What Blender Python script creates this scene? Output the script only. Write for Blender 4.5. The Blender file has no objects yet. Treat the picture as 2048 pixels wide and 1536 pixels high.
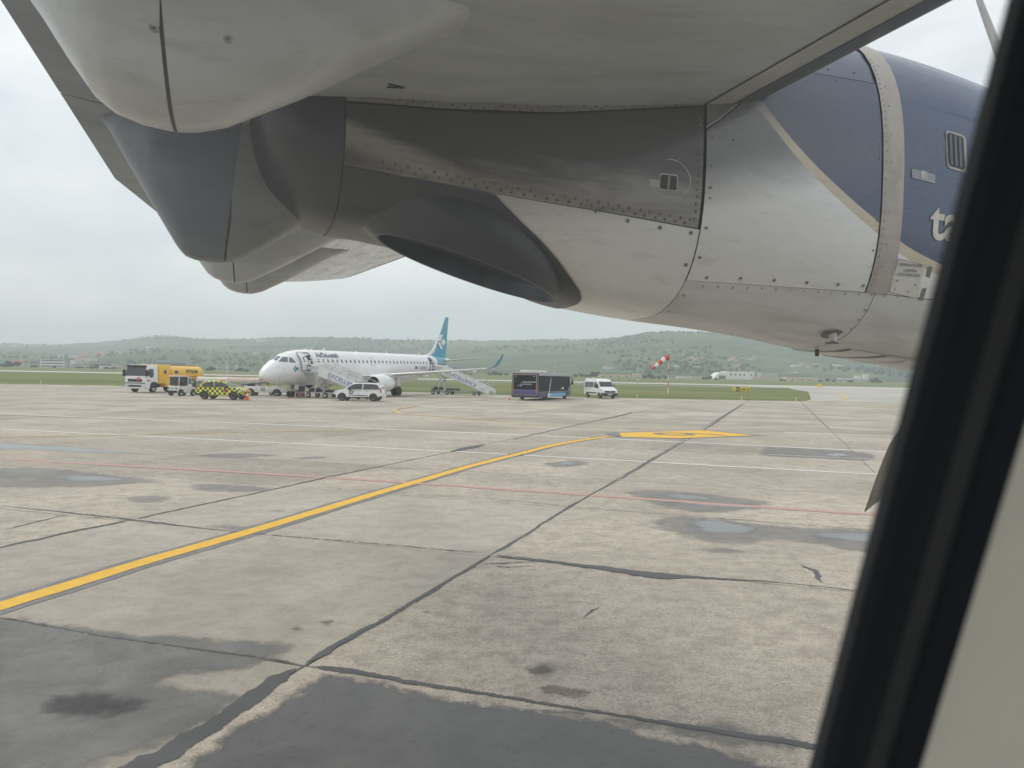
import bpy, bmesh, math, random
import numpy as np
from mathutils import Vector, Matrix
R=math.radians
random.seed(7)
scene=bpy.context.scene
COL=scene.collection
# ------------------------------------------------------------------ camera
EYE=2.5
cam_d=bpy.data.cameras.new('camera'); cam=bpy.data.objects.new('camera',cam_d); COL.objects.link(cam)
cam_d.sensor_width=36; cam_d.lens=1538/2048*36; cam_d.clip_start=.01; cam_d.clip_end=20000
_r=math.atan(.0195); _p=-math.atan(15*math.cos(_r)/1538)
_F=Vector((0,math.cos(_p),math.sin(_p))); _U0=Vector((0,-math.sin(_p),math.cos(_p))); _R0=Vector((1,0,0))
_R=math.cos(_r)*_R0+math.sin(_r)*_U0; _U=-math.sin(_r)*_R0+math.cos(_r)*_U0
cam.matrix_world=Matrix(((_R.x,_U.x,-_F.x,0),(_R.y,_U.y,-_F.y,0),(_R.z,_U.z,-_F.z,EYE),(0,0,0,1)))
cam_d.dof.use_dof=True; cam_d.dof.focus_distance=9.0; cam_d.dof.aperture_fstop=11.0
scene.camera=cam
# ------------------------------------------------------------------ world: high overcast, thin bluish gaps
w=bpy.data.worlds.new('World'); scene.world=w; w.use_nodes=True
nt=w.node_tree; nt.nodes.clear()
SUN_EL,SUN_AZ=R(52),R(-62)     # azimuth measured from +Y towards +X
out=nt.nodes.new('ShaderNodeOutputWorld'); mixs=nt.nodes.new('ShaderNodeMixShader')
sky=nt.nodes.new('ShaderNodeTexSky'); sky.sky_type='NISHITA'; sky.sun_disc=False
sky.sun_elevation=SUN_EL; sky.sun_rotation=SUN_AZ; sky.air_density=1.3; sky.dust_density=3.0
bg1=nt.nodes.new('ShaderNodeBackground'); bg1.inputs['Strength'].default_value=.10
nt.links.new(sky.outputs[0],bg1.inputs['Color'])
tc=nt.nodes.new('ShaderNodeTexCoord'); mp=nt.nodes.new('ShaderNodeMapping'); mp.inputs['Scale'].default_value=(1,1,2.6)
nt.links.new(tc.outputs['Generated'],mp.inputs['Vector'])
n1=nt.nodes.new('ShaderNodeTexNoise'); n1.inputs['Scale'].default_value=2.2; n1.inputs['Detail'].default_value=7; n1.inputs['Roughness'].default_value=.55; n1.inputs['Distortion'].default_value=.4
n2=nt.nodes.new('ShaderNodeTexNoise'); n2.inputs['Scale'].default_value=5.5; n2.inputs['Detail'].default_value=6
for n in (n1,n2): nt.links.new(mp.outputs[0],n.inputs['Vector'])
rc=nt.nodes.new('ShaderNodeValToRGB'); e=rc.color_ramp.elements
e[0].position=.32; e[0].color=(.665,.712,.765,1); e[1].position=.68; e[1].color=(.925,.925,.915,1)
nt.links.new(n2.outputs[0],rc.inputs[0])
bg2=nt.nodes.new('ShaderNodeBackground'); bg2.inputs['Strength'].default_value=.94
nt.links.new(rc.outputs[0],bg2.inputs['Color'])
rf=nt.nodes.new('ShaderNodeValToRGB'); e=rf.color_ramp.elements
e[0].position=.30; e[0].color=(.62,.62,.62,1); e[1].position=.60; e[1].color=(.94,.94,.94,1)
nt.links.new(n1.outputs[0],rf.inputs[0]); nt.links.new(rf.outputs[0],mixs.inputs[0])
nt.links.new(bg1.outputs[0],mixs.inputs[1]); nt.links.new(bg2.outputs[0],mixs.inputs[2]); nt.links.new(mixs.outputs[0],out.inputs[0])
# ------------------------------------------------------------------ sun behind the cloud
sd=bpy.data.lights.new('sun','SUN'); sd.energy=1.1; sd.angle=R(24); sd.color=(1,.96,.9)
sun=bpy.data.objects.new('sun',sd); COL.objects.link(sun)
_sv=Vector((math.sin(SUN_AZ)*math.cos(SUN_EL),math.cos(SUN_AZ)*math.cos(SUN_EL),math.sin(SUN_EL)))
sun.rotation_euler=_sv.to_track_quat('Z','Y').to_euler(); sun.location=(0,0,60)
vs=scene.view_settings; vs.view_transform='Standard'; vs.look='None'; vs.exposure=.45; vs.gamma=1; vs.use_curve_mapping=False
scene.cycles.use_denoising=True; scene.cycles.max_bounces=6; scene.cycles.transparent_max_bounces=12
scene.cycles.volume_bounces=2; scene.cycles.volume_max_steps=64; scene.cycles.sample_clamp_indirect=6
# ------------------------------------------------------------------ helpers: materials
MATS={}
def _new(name):
    m=bpy.data.materials.new(name); m.use_nodes=True; MATS[name]=m
    return m,m.node_tree,m.node_tree.nodes['Principled BSDF']
def rgba(c): return (c[0],c[1],c[2],1)
def N(nt,t,**kw):
    n=nt.nodes.new('ShaderNode'+t)
    for k,v in kw.items():
        if k.startswith('i_'):
            key=k[2:].replace('_',' '); n.inputs[key].default_value=v
        else: setattr(n,k,v)
    return n
def mixc(nt,fac,a,b,blend='MIX'):
    n=nt.nodes.new('ShaderNodeMix'); n.data_type='RGBA'; n.blend_type=blend; n.clamp_factor=True
    for s,v in ((n.inputs[0],fac),(n.inputs[6],a),(n.inputs[7],b)):
        if hasattr(v,'links') or hasattr(v,'is_linked'): nt.links.new(v,s)
        elif isinstance(v,(int,float)): s.default_value=v
        else: s.default_value=rgba(v)
    return n.outputs[2]
def math_(nt,op,a,b=0.0,c=0.0,clamp=False):
    n=nt.nodes.new('ShaderNodeMath'); n.operation=op; n.use_clamp=clamp
    for s,v in zip(n.inputs,(a,b,c)):
        if hasattr(v,'is_linked'): nt.links.new(v,s)
        else: s.default_value=v
    return n.outputs[0]
def smooth(nt,v,lo,hi):
    n=nt.nodes.new('ShaderNodeMapRange'); n.interpolation_type='SMOOTHSTEP'
    nt.links.new(v,n.inputs[0]); n.inputs[1].default_value=lo; n.inputs[2].default_value=hi
    return n.outputs[0]
def noise(nt,vec,scale,detail=4,rough=.55,dist=0.0):
    n=N(nt,'TexNoise'); n.inputs['Scale'].default_value=scale; n.inputs['Detail'].default_value=detail
    n.inputs['Roughness'].default_value=rough; n.inputs['Distortion'].default_value=dist
    if vec is not None: nt.links.new(vec,n.inputs['Vector'])
    return n.outputs[0]
def scaled(nt,vec,s):
    m=N(nt,'Mapping'); m.inputs['Scale'].default_value=s; nt.links.new(vec,m.inputs['Vector']); return m.outputs[0]
def bump(nt,b,h,strength,dist=.02):
    n=N(nt,'Bump'); n.inputs['Strength'].default_value=strength; n.inputs['Distance'].default_value=dist
    nt.links.new(h,n.inputs['Height']); nt.links.new(n.outputs[0],b.inputs['Normal'])
def mat(name,col,rough=.5,metal=0,var=.12,scale=6,stretch=(1,1,1),coat=0,spec=.5,dirt=None,dirt_amt=.0,bmp=0,bscale=60,world=False):
    if name in MATS: return MATS[name]
    m,nt,b=_new(name); b.inputs['Roughness'].default_value=rough; b.inputs['Metallic'].default_value=metal
    b.inputs['Coat Weight'].default_value=coat; b.inputs['Coat Roughness'].default_value=.12; b.inputs['Specular IOR Level'].default_value=spec
    tc=N(nt,'TexCoord'); v=scaled(nt,tc.outputs['Object'],stretch)
    if world: v=scaled(nt,N(nt,'NewGeometry').outputs['Position'],stretch)
    n=noise(nt,v,scale,5,.6)
    c=mixc(nt,smooth(nt,n,.3,.7),[x*(1-var) for x in col],[min(1,x*(1+var)) for x in col])
    if dirt:
        d=noise(nt,v,scale*2.3,8,.7,.6); c=mixc(nt,math_(nt,'MULTIPLY',smooth(nt,d,.45,.8),dirt_amt),c,dirt)
    nt.links.new(c,b.inputs['Base Color'])
    if bmp: bump(nt,b,noise(nt,v,bscale,3),bmp,.01)
    return m
def glass_mat(name,col=(.02,.025,.03),rough=.06):
    if name in MATS: return MATS[name]
    m,nt,b=_new(name); b.inputs['Roughness'].default_value=rough; b.inputs['Specular IOR Level'].default_value=.8
    tc=N(nt,'TexCoord'); n=noise(nt,tc.outputs['Object'],1.5,2)
    nt.links.new(mixc(nt,n,[x*.7 for x in col],[x*1.4 for x in col]),b.inputs['Base Color'])
    return m
# ------------------------------------------------------------------ helpers: meshes
class MB:
    def __init__(s): s.v=[]; s.f=[]
    def add(s,vs,fs):
        o=len(s.v); s.v+= [tuple(p) for p in vs]; s.f+=[[i+o for i in f] for f in fs]; return s
    def box(s,x0,x1,y0,y1,z0,z1,bev=0.0):
        if bev<=0:
            vs=[(x,y,z) for x in (x0,x1) for y in (y0,y1) for z in (z0,z1)]
            return s.add(vs,[(0,1,3,2),(4,6,7,5),(0,4,5,1),(2,3,7,6),(0,2,6,4),(1,5,7,3)])
        b=min(bev,(x1-x0)/2.01,(y1-y0)/2.01,(z1-z0)/2.01)
        bm=bmesh.new(); r=bmesh.ops.create_cube(bm,size=1)
        bmesh.ops.scale(bm,vec=(x1-x0,y1-y0,z1-z0),verts=bm.verts); bmesh.ops.translate(bm,vec=((x0+x1)/2,(y0+y1)/2,(z0+z1)/2),verts=bm.verts)
        bmesh.ops.bevel(bm,geom=list(bm.edges),offset=b,segments=2,affect='EDGES',profile=.5)
        s.frombm(bm); bm.free(); return s
    def frombm(s,bm):
        bm.verts.ensure_lookup_table(); bm.verts.index_update()
        s.add([v.co for v in bm.verts],[[v.index for v in f.verts] for f in bm.faces])
    def prism(s,poly,y0,y1,ax='y'):
        """closed polygon [(x,z)] pushed between two positions along ax"""
        n=len(poly)
        def P(p,t):
            return (p[0],t,p[1]) if ax=='y' else ((t,p[0],p[1]) if ax=='x' else (p[0],p[1],t))
        s.add([P(p,y0) for p in poly]+[P(p,y1) for p in poly],[list(range(n)),list(range(2*n-1,n-1,-1))]+[[i,i+n,(i+1)%n+n,(i+1)%n] for i in range(n)]); return s
    def loft(s,rings,closed=True,cap0=True,cap1=True):
        n=len(rings[0]); o=len(s.v)
        for r in rings: s.v+=[tuple(p) for p in r]
        m=n if closed else n-1
        for k in range(len(rings)-1):
            for i in range(m):
                j=(i+1)%n; s.f.append([o+k*n+i,o+k*n+j,o+(k+1)*n+j,o+(k+1)*n+i])
        if cap0: s.f.append([o+i for i in range(n-1,-1,-1)])
        if cap1: s.f.append([o+(len(rings)-1)*n+i for i in range(n)])
        return s
    def tube(s,path,r,seg=8,cap=True):
        path=[Vector(p) for p in path]; rings=[]
        rs=r if isinstance(r,(list,tuple)) else [r]*len(path)
        up=None
        for i,p in enumerate(path):
            d=(path[min(i+1,len(path)-1)]-path[max(i-1,0)]).normalized()
            if up is None:
                up=d.orthogonal().normalized()
            up=(up-d*up.dot(d)).normalized(); sd=d.cross(up)
            rings.append([p+(up*math.cos(2*math.pi*k/seg)+sd*math.sin(2*math.pi*k/seg))*rs[i] for k in range(seg)])
        return s.loft(rings,True,cap,cap)
    def lathe(s,prof,seg=20,c=(0,0,0),ax='y',cap=True):
        """prof [(t along axis, radius)]"""
        rings=[]
        for t,r in prof:
            ring=[]
            for k in range(seg):
                a=2*math.pi*k/seg; u,v=r*math.cos(a),r*math.sin(a)
                ring.append((c[0]+u,c[1]+t,c[2]+v) if ax=='y' else ((c[0]+t,c[1]+u,c[2]+v) if ax=='x' else (c[0]+u,c[1]+v,c[2]+t)))
            rings.append(ring)
        return s.loft(rings,True,cap,cap)
    def xf(s,M):
        s.v=[tuple(M@Vector(p)) for p in s.v]; return s
    def mesh(s,name,flat=False,angle=38):
        me=bpy.data.meshes.new(name); me.from_pydata(s.v,[],s.f); me.validate(verbose=False)
        bm=bmesh.new(); bm.from_mesh(me); bmesh.ops.recalc_face_normals(bm,faces=bm.faces); bm.to_mesh(me); bm.free()
        if not flat:
            me.shade_smooth(); me.set_sharp_from_angle(angle=R(angle))
        return me
    def build(s,name,m,parent=None,flat=False,angle=38,label=None,kind=None):
        me=s.mesh(name,flat,angle)
        return obj(name,me,m,parent,label,kind)
def obj(name,me,m,parent=None,label=None,kind=None):
    o=bpy.data.objects.new(name,me); COL.objects.link(o)
    if m is not None and len(me.materials)==0: me.materials.append(m)
    if parent is not None: o.parent=parent
    if label: o['label']=label
    if kind: o['kind']=kind
    return o
def thing(name,label,cat,loc=(0,0,0),rz=0,group=None):
    o=bpy.data.objects.new(name,None); COL.objects.link(o); o.location=loc; o.rotation_euler=(0,0,rz); o.empty_display_size=.3
    o['label']=label; o['category']=cat
    if group: o['group']=group
    return o
def tag(o,label,cat,group=None):
    o['label']=label; o['category']=cat
    if group: o['group']=group
    return o
def struct(o): o['kind']='structure'; return o
def copy_tree(o,parent=None):
    c=o.copy(); COL.objects.link(c); c.parent=parent
    for ch in list(o.children): copy_tree(ch,c)
    return c
def text_mb(txt,h,bold=0.0,space=1.0):
    """flat lettering as (verts, faces) in XY; baseline at 0, cap height h, left at 0"""
    cu=bpy.data.curves.new('lettering','FONT'); cu.body=txt; cu.size=h/.69; cu.offset=bold*h; cu.resolution_u=3; cu.space_character=space
    ob=bpy.data.objects.new('lettering',cu); COL.objects.link(ob)
    dg=bpy.context.evaluated_depsgraph_get(); me=ob.evaluated_get(dg).to_mesh()
    vs=[tuple(v.co) for v in me.vertices]; fs=[list(p.vertices) for p in me.polygons]
    bpy.data.objects.remove(ob); bpy.data.curves.remove(cu)
    return vs,fs
def lettering(name,txt,h,m,parent,origin,right,up,off=.006,bold=.012,width=None,space=1.0,mapf=None):
    vs,fs=text_mb(txt,h,bold,space)
    if width:
        x1=max(v[0] for v in vs); k=width/x1; vs=[(v[0]*k,v[1],0) for v in vs]
    o,r_,u=Vector(origin),Vector(right).normalized(),Vector(up).normalized(); n=r_.cross(u)
    pts=[mapf(v[0],v[1]) for v in vs] if mapf else [o+r_*v[0]+u*v[1]+n*off for v in vs]
    mb=MB(); mb.add(pts,fs)
    me=bpy.data.meshes.new(name); me.from_pydata(mb.v,[],mb.f)
    return obj(name,me,m,parent)
def wheel(parent,x,y,r,wd,m_t,m_r,side=1,name='wheel'):
    """axis along y; outer face towards side"""
    t=MB().lathe([(-wd/2,r*.62),(-wd/2,r*.93),(-wd*.38,r),(wd*.38,r),(wd/2,r*.93),(wd/2,r*.62)],22,cap=False).build('tyre',m_t,None)
    rim=MB().lathe([(wd*.30*side,.0001),(wd*.30*side,r*.2),(wd*.24*side,r*.24),(wd*.22*side,r*.5),(wd*.5*side,r*.60),(wd*.5*side,r*.64),(wd*.2*side,r*.64),(-wd*.45*side,r*.63),(-wd*.45*side,.0001)],22,cap=False).build('rim',m_r,None)
    hub=thing_part(name,parent); hub.location=(x,y,r)
    t.parent=hub; rim.parent=hub
    return hub
def thing_part(name,parent):
    o=bpy.data.objects.new(name,None); COL.objects.link(o); o.parent=parent; o.empty_display_size=.1
    return o
def rrect(hw,hh,r,n=10):
    pts=[]
    for cx,cy,a0 in ((hw-r,hh-r,0),(-hw+r,hh-r,90),(-hw+r,-hh+r,180),(hw-r,-hh+r,270)):
        for k in range(n+1):
            a=R(a0+90*k/n); pts.append((cx+r*math.cos(a),cy+r*math.sin(a)))
    return pts
# ================================================================== the ground
E1=Vector((math.cos(R(70.8)),math.sin(R(70.8)),0)); E2=Vector((math.cos(R(-18.2)),math.sin(R(-18.2)),0))
P0=Vector((-1.72,6.53,0)); SL,SW=4.36,6.35
def grid_xy(i,j): p=P0+E1*(SL*i)+E2*(SW*j); return (p.x,p.y)
def concrete(name,col,speck,blot,rough=.85,spk=90,fine=True,joints=False,frac=.0):
    m,nt,b=_new(name); g=N(nt,'NewGeometry'); P=g.outputs['Position']
    oi=N(nt,'ObjectInfo'); b.inputs['Roughness'].default_value=rough
    big=noise(nt,P,.22,6,.6,.5); mid=noise(nt,scaled(nt,P,(1,1.6,1)),1.3,7,.65,.8); fn=noise(nt,P,spk,3,.7); fn2=noise(nt,P,spk*.28,4,.6)
    c=mixc(nt,smooth(nt,big,.32,.68),[x*(1-blot) for x in col],[x*(1+blot*.8) for x in col])
    c=mixc(nt,math_(nt,'MULTIPLY',smooth(nt,mid,.40,.74),blot*2.2),c,[col[0]*.58,col[1]*.58,col[2]*.58])
    stk=noise(nt,scaled(nt,P,(.5,3.0,1)),.55,6,.62,.4)
    c=mixc(nt,math_(nt,'MULTIPLY',smooth(nt,stk,.54,.72),blot*(2.6 if joints else .7)),c,[col[0]*.52,col[1]*.53,col[2]*.55])
    c=mixc(nt,math_(nt,'MULTIPLY',smooth(nt,fn2,.48,.74),speck*.5),c,[col[0]*.50,col[1]*.49,col[2]*.48])
    c=mixc(nt,math_(nt,'MULTIPLY',smooth(nt,fn,.54,.64),speck),c,[col[0]*.42,col[1]*.41,col[2]*.40])
    c=mixc(nt,math_(nt,'MULTIPLY',smooth(nt,fn,.43,.31),speck*.55),c,[col[0]*1.35,col[1]*1.33,col[2]*1.28])
    if frac:
        fr_=noise(nt,P,3.6,10,.78,.25); c=mixc(nt,math_(nt,'MULTIPLY',smooth(nt,fr_,.485,.60),frac),c,[col[0]*.56,col[1]*.54,col[2]*.52]); c=mixc(nt,math_(nt,'MULTIPLY',smooth(nt,fr_,.475,.38),frac*.6),c,[col[0]*1.22,col[1]*1.21,col[2]*1.18])
        fl_=noise(nt,P,19,2,.5); c=mixc(nt,math_(nt,'MULTIPLY',smooth(nt,fl_,.70,.73),frac),c,(.62,.60,.55))
    tone=math_(nt,'ADD',math_(nt,'MULTIPLY',oi.outputs['Random'],.24),.88)
    hs=N(nt,'HueSaturation'); nt.links.new(c,hs.inputs['Color']); nt.links.new(tone,hs.inputs['Value']); c=hs.outputs[0]
    if joints:
        # far slabs: too narrow to pick apart, joints drawn by the material along the same slab grid
        k=math.sin(R(70.8+18.2))
        sub=N(nt,'VectorMath',operation='SUBTRACT'); nt.links.new(P,sub.inputs[0]); sub.inputs[1].default_value=tuple(P0)
        for ax,L,wd in ((Vector((-math.sin(R(-18.2)),math.cos(R(-18.2)),0))/k,SL,.05),(Vector((math.sin(R(70.8)),-math.cos(R(70.8)),0))/k,SW,.06)):
            d=N(nt,'VectorMath',operation='DOT_PRODUCT'); nt.links.new(sub.outputs[0],d.inputs[0]); d.inputs[1].default_value=tuple(ax)
            fr=math_(nt,'FRACT',math_(nt,'ADD',math_(nt,'DIVIDE',d.outputs['Value'],L),.5))
            dd=math_(nt,'MULTIPLY',math_(nt,'ABSOLUTE',math_(nt,'SUBTRACT',fr,.5)),L)
            c=mixc(nt,math_(nt,'MULTIPLY',smooth(nt,dd,wd,wd*.5),.75),c,(.06,.06,.06))
            # tone per slab row
            fl=math_(nt,'FLOOR',math_(nt,'ADD',math_(nt,'DIVIDE',d.outputs['Value'],L),.0))
            wn=N(nt,'TexWhiteNoise',noise_dimensions='1D'); nt.links.new(fl,wn.inputs['W'])
            c=mixc(nt,math_(nt,'MULTIPLY',wn.outputs['Value'],.16),c,[x*.55 for x in col])
    nt.links.new(c,b.inputs['Base Color'])
    if fine: bump(nt,b,fn,.18,.004)
    b.inputs['Specular IOR Level'].default_value=.3
    return m
m_rough=concrete('rough aggregate concrete',(.435,.384,.315),1.0,.20,spk=44,frac=.55)
m_smooth=concrete('trowelled concrete',(.41,.370,.308),.45,.16,spk=46,frac=.30)
m_farcon=concrete('far apron concrete',(.45,.403,.332),.1,.26,spk=6,fine=False,joints=True)
m_tar=mat('bitumen joint sealant',(.045,.045,.047),.62,var=.35,scale=7,bmp=.4,bscale=90)
m_grit=mat('joint filler',(.055,.053,.05),.9,var=.3,scale=12)

APRON=[(-300,-60),(300,-60),(300,104),(41,104),(38,101.2),(20,100.2),(8,99.8),(0,103),(-10.3,109.5),(-35,112.5),(-62,114),(-75,111.5),(-130,112),(-300,118)]
def sheet(name,pts,z,m,parent=None,label=None):
    mb=MB(); mb.add([(x,y,z) for x,y in pts],[list(range(len(pts)))])
    me=bpy.data.meshes.new(name); me.from_pydata(mb.v,[],mb.f); 
    bm=bmesh.new(); bm.from_mesh(me); bmesh.ops.triangulate(bm,faces=bm.faces); bm.to_mesh(me); bm.free()
    o=obj(name,me,m,parent)
    if label: o['label']=label
    return o
apron=struct(sheet('apron',APRON,-.016,m_farcon))
# near slabs, one by one
I0,I1,J0,J1=-3,9,-4,4
fill=sheet('joint_filler',[grid_xy(I0,J0),grid_xy(I1,J0),grid_xy(I1,J1),grid_xy(I0,J1)],-.010,m_grit,apron)
def slab_mesh(seed):
    rr=random.Random(seed); g=.012; n=6
    pts=[]
    def edge(a,b):
        for k in range(n):
            t=k/n; x=a[0]+(b[0]-a[0])*t; y=a[1]+(b[1]-a[1])*t
            pts.append((x+rr.uniform(-.006,.006),y+rr.uniform(-.006,.006)))
    c=[(g,g),(SL-g,g),(SL-g,SW-g),(g,SW-g)]
    for k in range(4): edge(c[k],c[(k+1)%4])
    w=lambda p,z,s=0: ((E1*p[0]+E2*p[1]).x,(E1*p[0]+E2*p[1]).y,z)
    top=[w(((p[0]-SL/2)*.998+SL/2,(p[1]-SW/2)*.998+SW/2),0) for p in pts]; side=[w(p,-.007) for p in pts]; bot=[w(p,-.014) for p in pts]
    mb=MB(); mb.loft([bot,side,top],True,False,True); return mb.mesh('slab',True)
slabs=[slab_mesh(k) for k in range(4)]
slabs_s=[s.copy() for s in slabs]
for s in slabs: s.materials.append(m_rough)
for s in slabs_s: s.materials.append(m_smooth)
for i in range(I0,I1):
    for j in range(J0,J1):
        me=random.choice(slabs_s if (j==-1 and i<=1) or (i,j) in ((4,1),(3,-2)) else slabs)
        o=bpy.data.objects.new('slab',me); COL.objects.link(o); o.parent=apron
        x,y=grid_xy(i,j); o.location=(x,y,random.uniform(-.002,.002))
# ---- ribbons: painted lines and tar seals
def ribbon(name,pts,width,z,m,parent,jit=0.0,step=.25,taper=False,seed=1,smooth_=False,inset=False):
    rr=random.Random(seed); P=[Vector((p[0],p[1],0)) for p in pts]
    if smooth_: P=catmull(P,6)
    W=width if isinstance(width,(list,tuple)) else [width]*len(pts)
    if smooth_ and isinstance(width,(list,tuple)):
        W=[W[min(len(W)-1,int(round(k/(len(P)-1)*(len(W)-1))))] for k in range(len(P))]
    elif smooth_: W=[width]*len(P)
    Q=[];WW=[]
    for k in range(len(P)-1):
        L=(P[k+1]-P[k]).length; n=max(1,int(L/step))
        for t in range(n):
            u=t/n; Q.append(P[k].lerp(P[k+1],u)); WW.append(W[k]+(W[k+1]-W[k])*u)
    Q.append(P[-1]); WW.append(W[-1])
    mb=MB(); ww=1.0; cen=0.0
    L_,R_=[],[]
    for k,q in enumerate(Q):
        d=(Q[min(k+1,len(Q)-1)]-Q[max(k-1,0)]).normalized(); nrm=Vector((-d.y,d.x,0))
        if jit:
            cen=cen*.85+rr.uniform(-1,1)*jit*WW[k]*.5
        a=WW[k]/2*(1+(rr.uniform(-jit,jit) if jit else 0)); b=WW[k]/2*(1+(rr.uniform(-jit,jit) if jit else 0))
        if taper and (k<3 or k>len(Q)-4): e=min(k,len(Q)-1-k)/3; a*=e; b*=e
        L_.append(q+nrm*(a+cen)); R_.append(q-nrm*(b-cen))
    n=len(Q)
    if inset:
        C_=[(l+r)/2 for l,r in zip(L_,R_)]; m_=.045
        Lo=[l+(l-c).normalized()*m_ if (l-c).length>1e-6 else l for l,c in zip(L_,C_)]; Ro=[r+(r-c).normalized()*m_ if (r-c).length>1e-6 else r for r,c in zip(R_,C_)]
        mb.add([(v.x,v.y,z) for v in Lo]+[(v.x,v.y,z) for v in C_]+[(v.x,v.y,z) for v in Ro],[[i,i+1,n+i+1,n+i] for i in range(n-1)]+[[n+i,n+i+1,2*n+i+1,2*n+i] for i in range(n-1)])
        me=bpy.data.meshes.new(name); me.from_pydata(mb.v,[],mb.f)
        hv=[(l-c).length for l,c in zip(L_,C_)]; vals=[-m_]*n+hv+[-m_]*n
        me.attributes.new('inset','FLOAT','POINT').data.foreach_set('value',np.array(vals,np.float32))
        return obj(name,me,m,parent)
    mb.add([(v.x,v.y,z) for v in L_]+[(v.x,v.y,z) for v in R_],[[i,i+1,n+i+1,n+i] for i in range(n-1)])
    me=bpy.data.meshes.new(name); me.from_pydata(mb.v,[],mb.f)
    return obj(name,me,m,parent)
def catmull(P,sub):
    out=[]
    for k in range(len(P)-1):
        p0=P[max(k-1,0)];p1=P[k];p2=P[k+1];p3=P[min(k+2,len(P)-1)]
        for t in range(sub):
            u=t/sub
            out.append(.5*((2*p1)+(-p0+p2)*u+(2*p0-5*p1+4*p2-p3)*u*u+(-p0+3*p1-3*p2+p3)*u**3))
    out.append(P[-1]); return out
def paint(name,col,wear=.5):
    m,nt,b=_new(name); P=N(nt,'NewGeometry').outputs['Position']; b.inputs['Roughness'].default_value=.75
    n=noise(nt,P,6,6,.7,.3); n2=noise(nt,P,45,3,.7)
    c=mixc(nt,smooth(nt,n,.35,.7),[x*.86 for x in col],col)
    wv=math_(nt,'MULTIPLY',smooth(nt,math_(nt,'ADD',math_(nt,'MULTIPLY',n2,.55),math_(nt,'MULTIPLY',n,.45)),.60-.12*wear,.70-.1*wear),.9)
    c=mixc(nt,math_(nt,'MULTIPLY',wv,wear),c,(.33,.31,.27))
    nt.links.new(c,b.inputs['Base Color']); return m
m_pyel=paint('yellow line paint',(.80,.46,.03),.35); m_pyel2=paint('worn yellow line paint',(.66,.47,.14),.75)
m_pwht=paint('white line paint',(.74,.73,.69),.55); m_pwht2=paint('worn white line paint',(.60,.58,.53),.9)
m_pred=paint('faded red line paint',(.55,.29,.235),1.0); m_pblk=paint('grey line border paint',(.17,.168,.165),.8)
Z1,Z2,Z3=.005,.009,.013
YL=[(-9.2,-5),(-7.1,2.0),(-5.28,8.01),(-4.75,9.85),(-4.02,12.0),(-3.13,14.9),(-2.05,18.3),(-.95,21.6),(.50,25.4),(1.55,28.2),(2.6,30.4),(3.75,32.3),(4.75,33.6)]
ribbon('guide_line_border',YL,[.52]*13,Z1,m_pblk,apron,jit=.03,step=.18,smooth_=True,seed=3)
ribbon('yellow_guide_line',YL,[.27]*9+[.33]*4,Z2,m_pyel,apron,jit=.05,step=.18,smooth_=True,seed=4)
ribbon('white_line',[(-60,50.3),(-26.8,40.3),(-12.6,36.9),(.04,33.1),(4.1,31.8),(9.7,29.8),(14.1,28.2),(40,19.9)],.26,Z1,m_pwht,apron,jit=.12,seed=5)
ribbon('white_line',[(-55,41.0),(-20.4,30.7),(-7.4,26.9),(.04,24.6),(4.2,23.2),(10.3,21.1),(40,11.8)],.19,Z1,m_pwht,apron,jit=.14,seed=6)
ribbon('red_line',[(-50,31.7),(-13.8,20.8),(-6.2,18.85),(-1.37,17.4),(1.84,16.35),(4.2,15.5),(7.0,14.6),(25,9.1)],.24,Z1+.001,m_pred,apron,jit=.15,seed=7)
ribbon('thin_yellow_line',[(-40,17),(-18,27.1),(-13.2,30.1),(-10.9,31.6),(-5,34.6),(.04,37.0),(1.5,37.9)],.15,Z2,m_pyel2,apron,jit=.2,seed=8,smooth_=True)
ribbon('thin_yellow_line',[(-3.5,44.0),(0.0,42.2),(1.8,39.2),(5,38.7),(9.7,38.75),(13.3,38.4)],.14,Z2,m_pyel2,apron,jit=.2,seed=9,smooth_=True)
ribbon('white_line',[(13.5,38.0),(18.7,36.8),(40,30)],.22,Z1,m_pwht,apron,jit=.2,seed=10)
ribbon('stand_line',[(-7.4,62),(-7.9,58.1),(-8.15,53.7),(-7.1,49.2),(-5.7,47.6),(-2.5,44.5),(0.0,42.4)],.26,Z3,m_pyel2,apron,jit=.15,seed=11,smooth_=True)
ribbon('stand_line',[(-9.2,83.5),(-6.2,88.5),(-3.4,94.5)],.5,Z2,m_pyel2,apron,jit=.1,seed=12)
ribbon('taxiway_line',[(37,94.5),(43.5,85.5),(60,62)],.55,Z2,m_pyel2,apron,jit=.15,seed=13)
ribbon('white_line',[(31.5,79.5),(38.5,74.2),(48,67)],.9,Z1,m_pwht,apron,jit=.15,seed=14)
for (a,b) in (((-16.2,38.0),(-13.6,37.4)),((-11.8,36.0),(-8.4,35.1)),((-5.3,34.4),(-3.6,33.9)),((2.6,28.6),(7.2,27.2)),((-2.5,30.6),(.4,29.8)),((6.4,27.0),(12,25.4))):
    ribbon('white_dash',[a,b],.11,Z1,m_pwht2,apron,jit=.25,seed=int(a[1]*7)&63)
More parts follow.
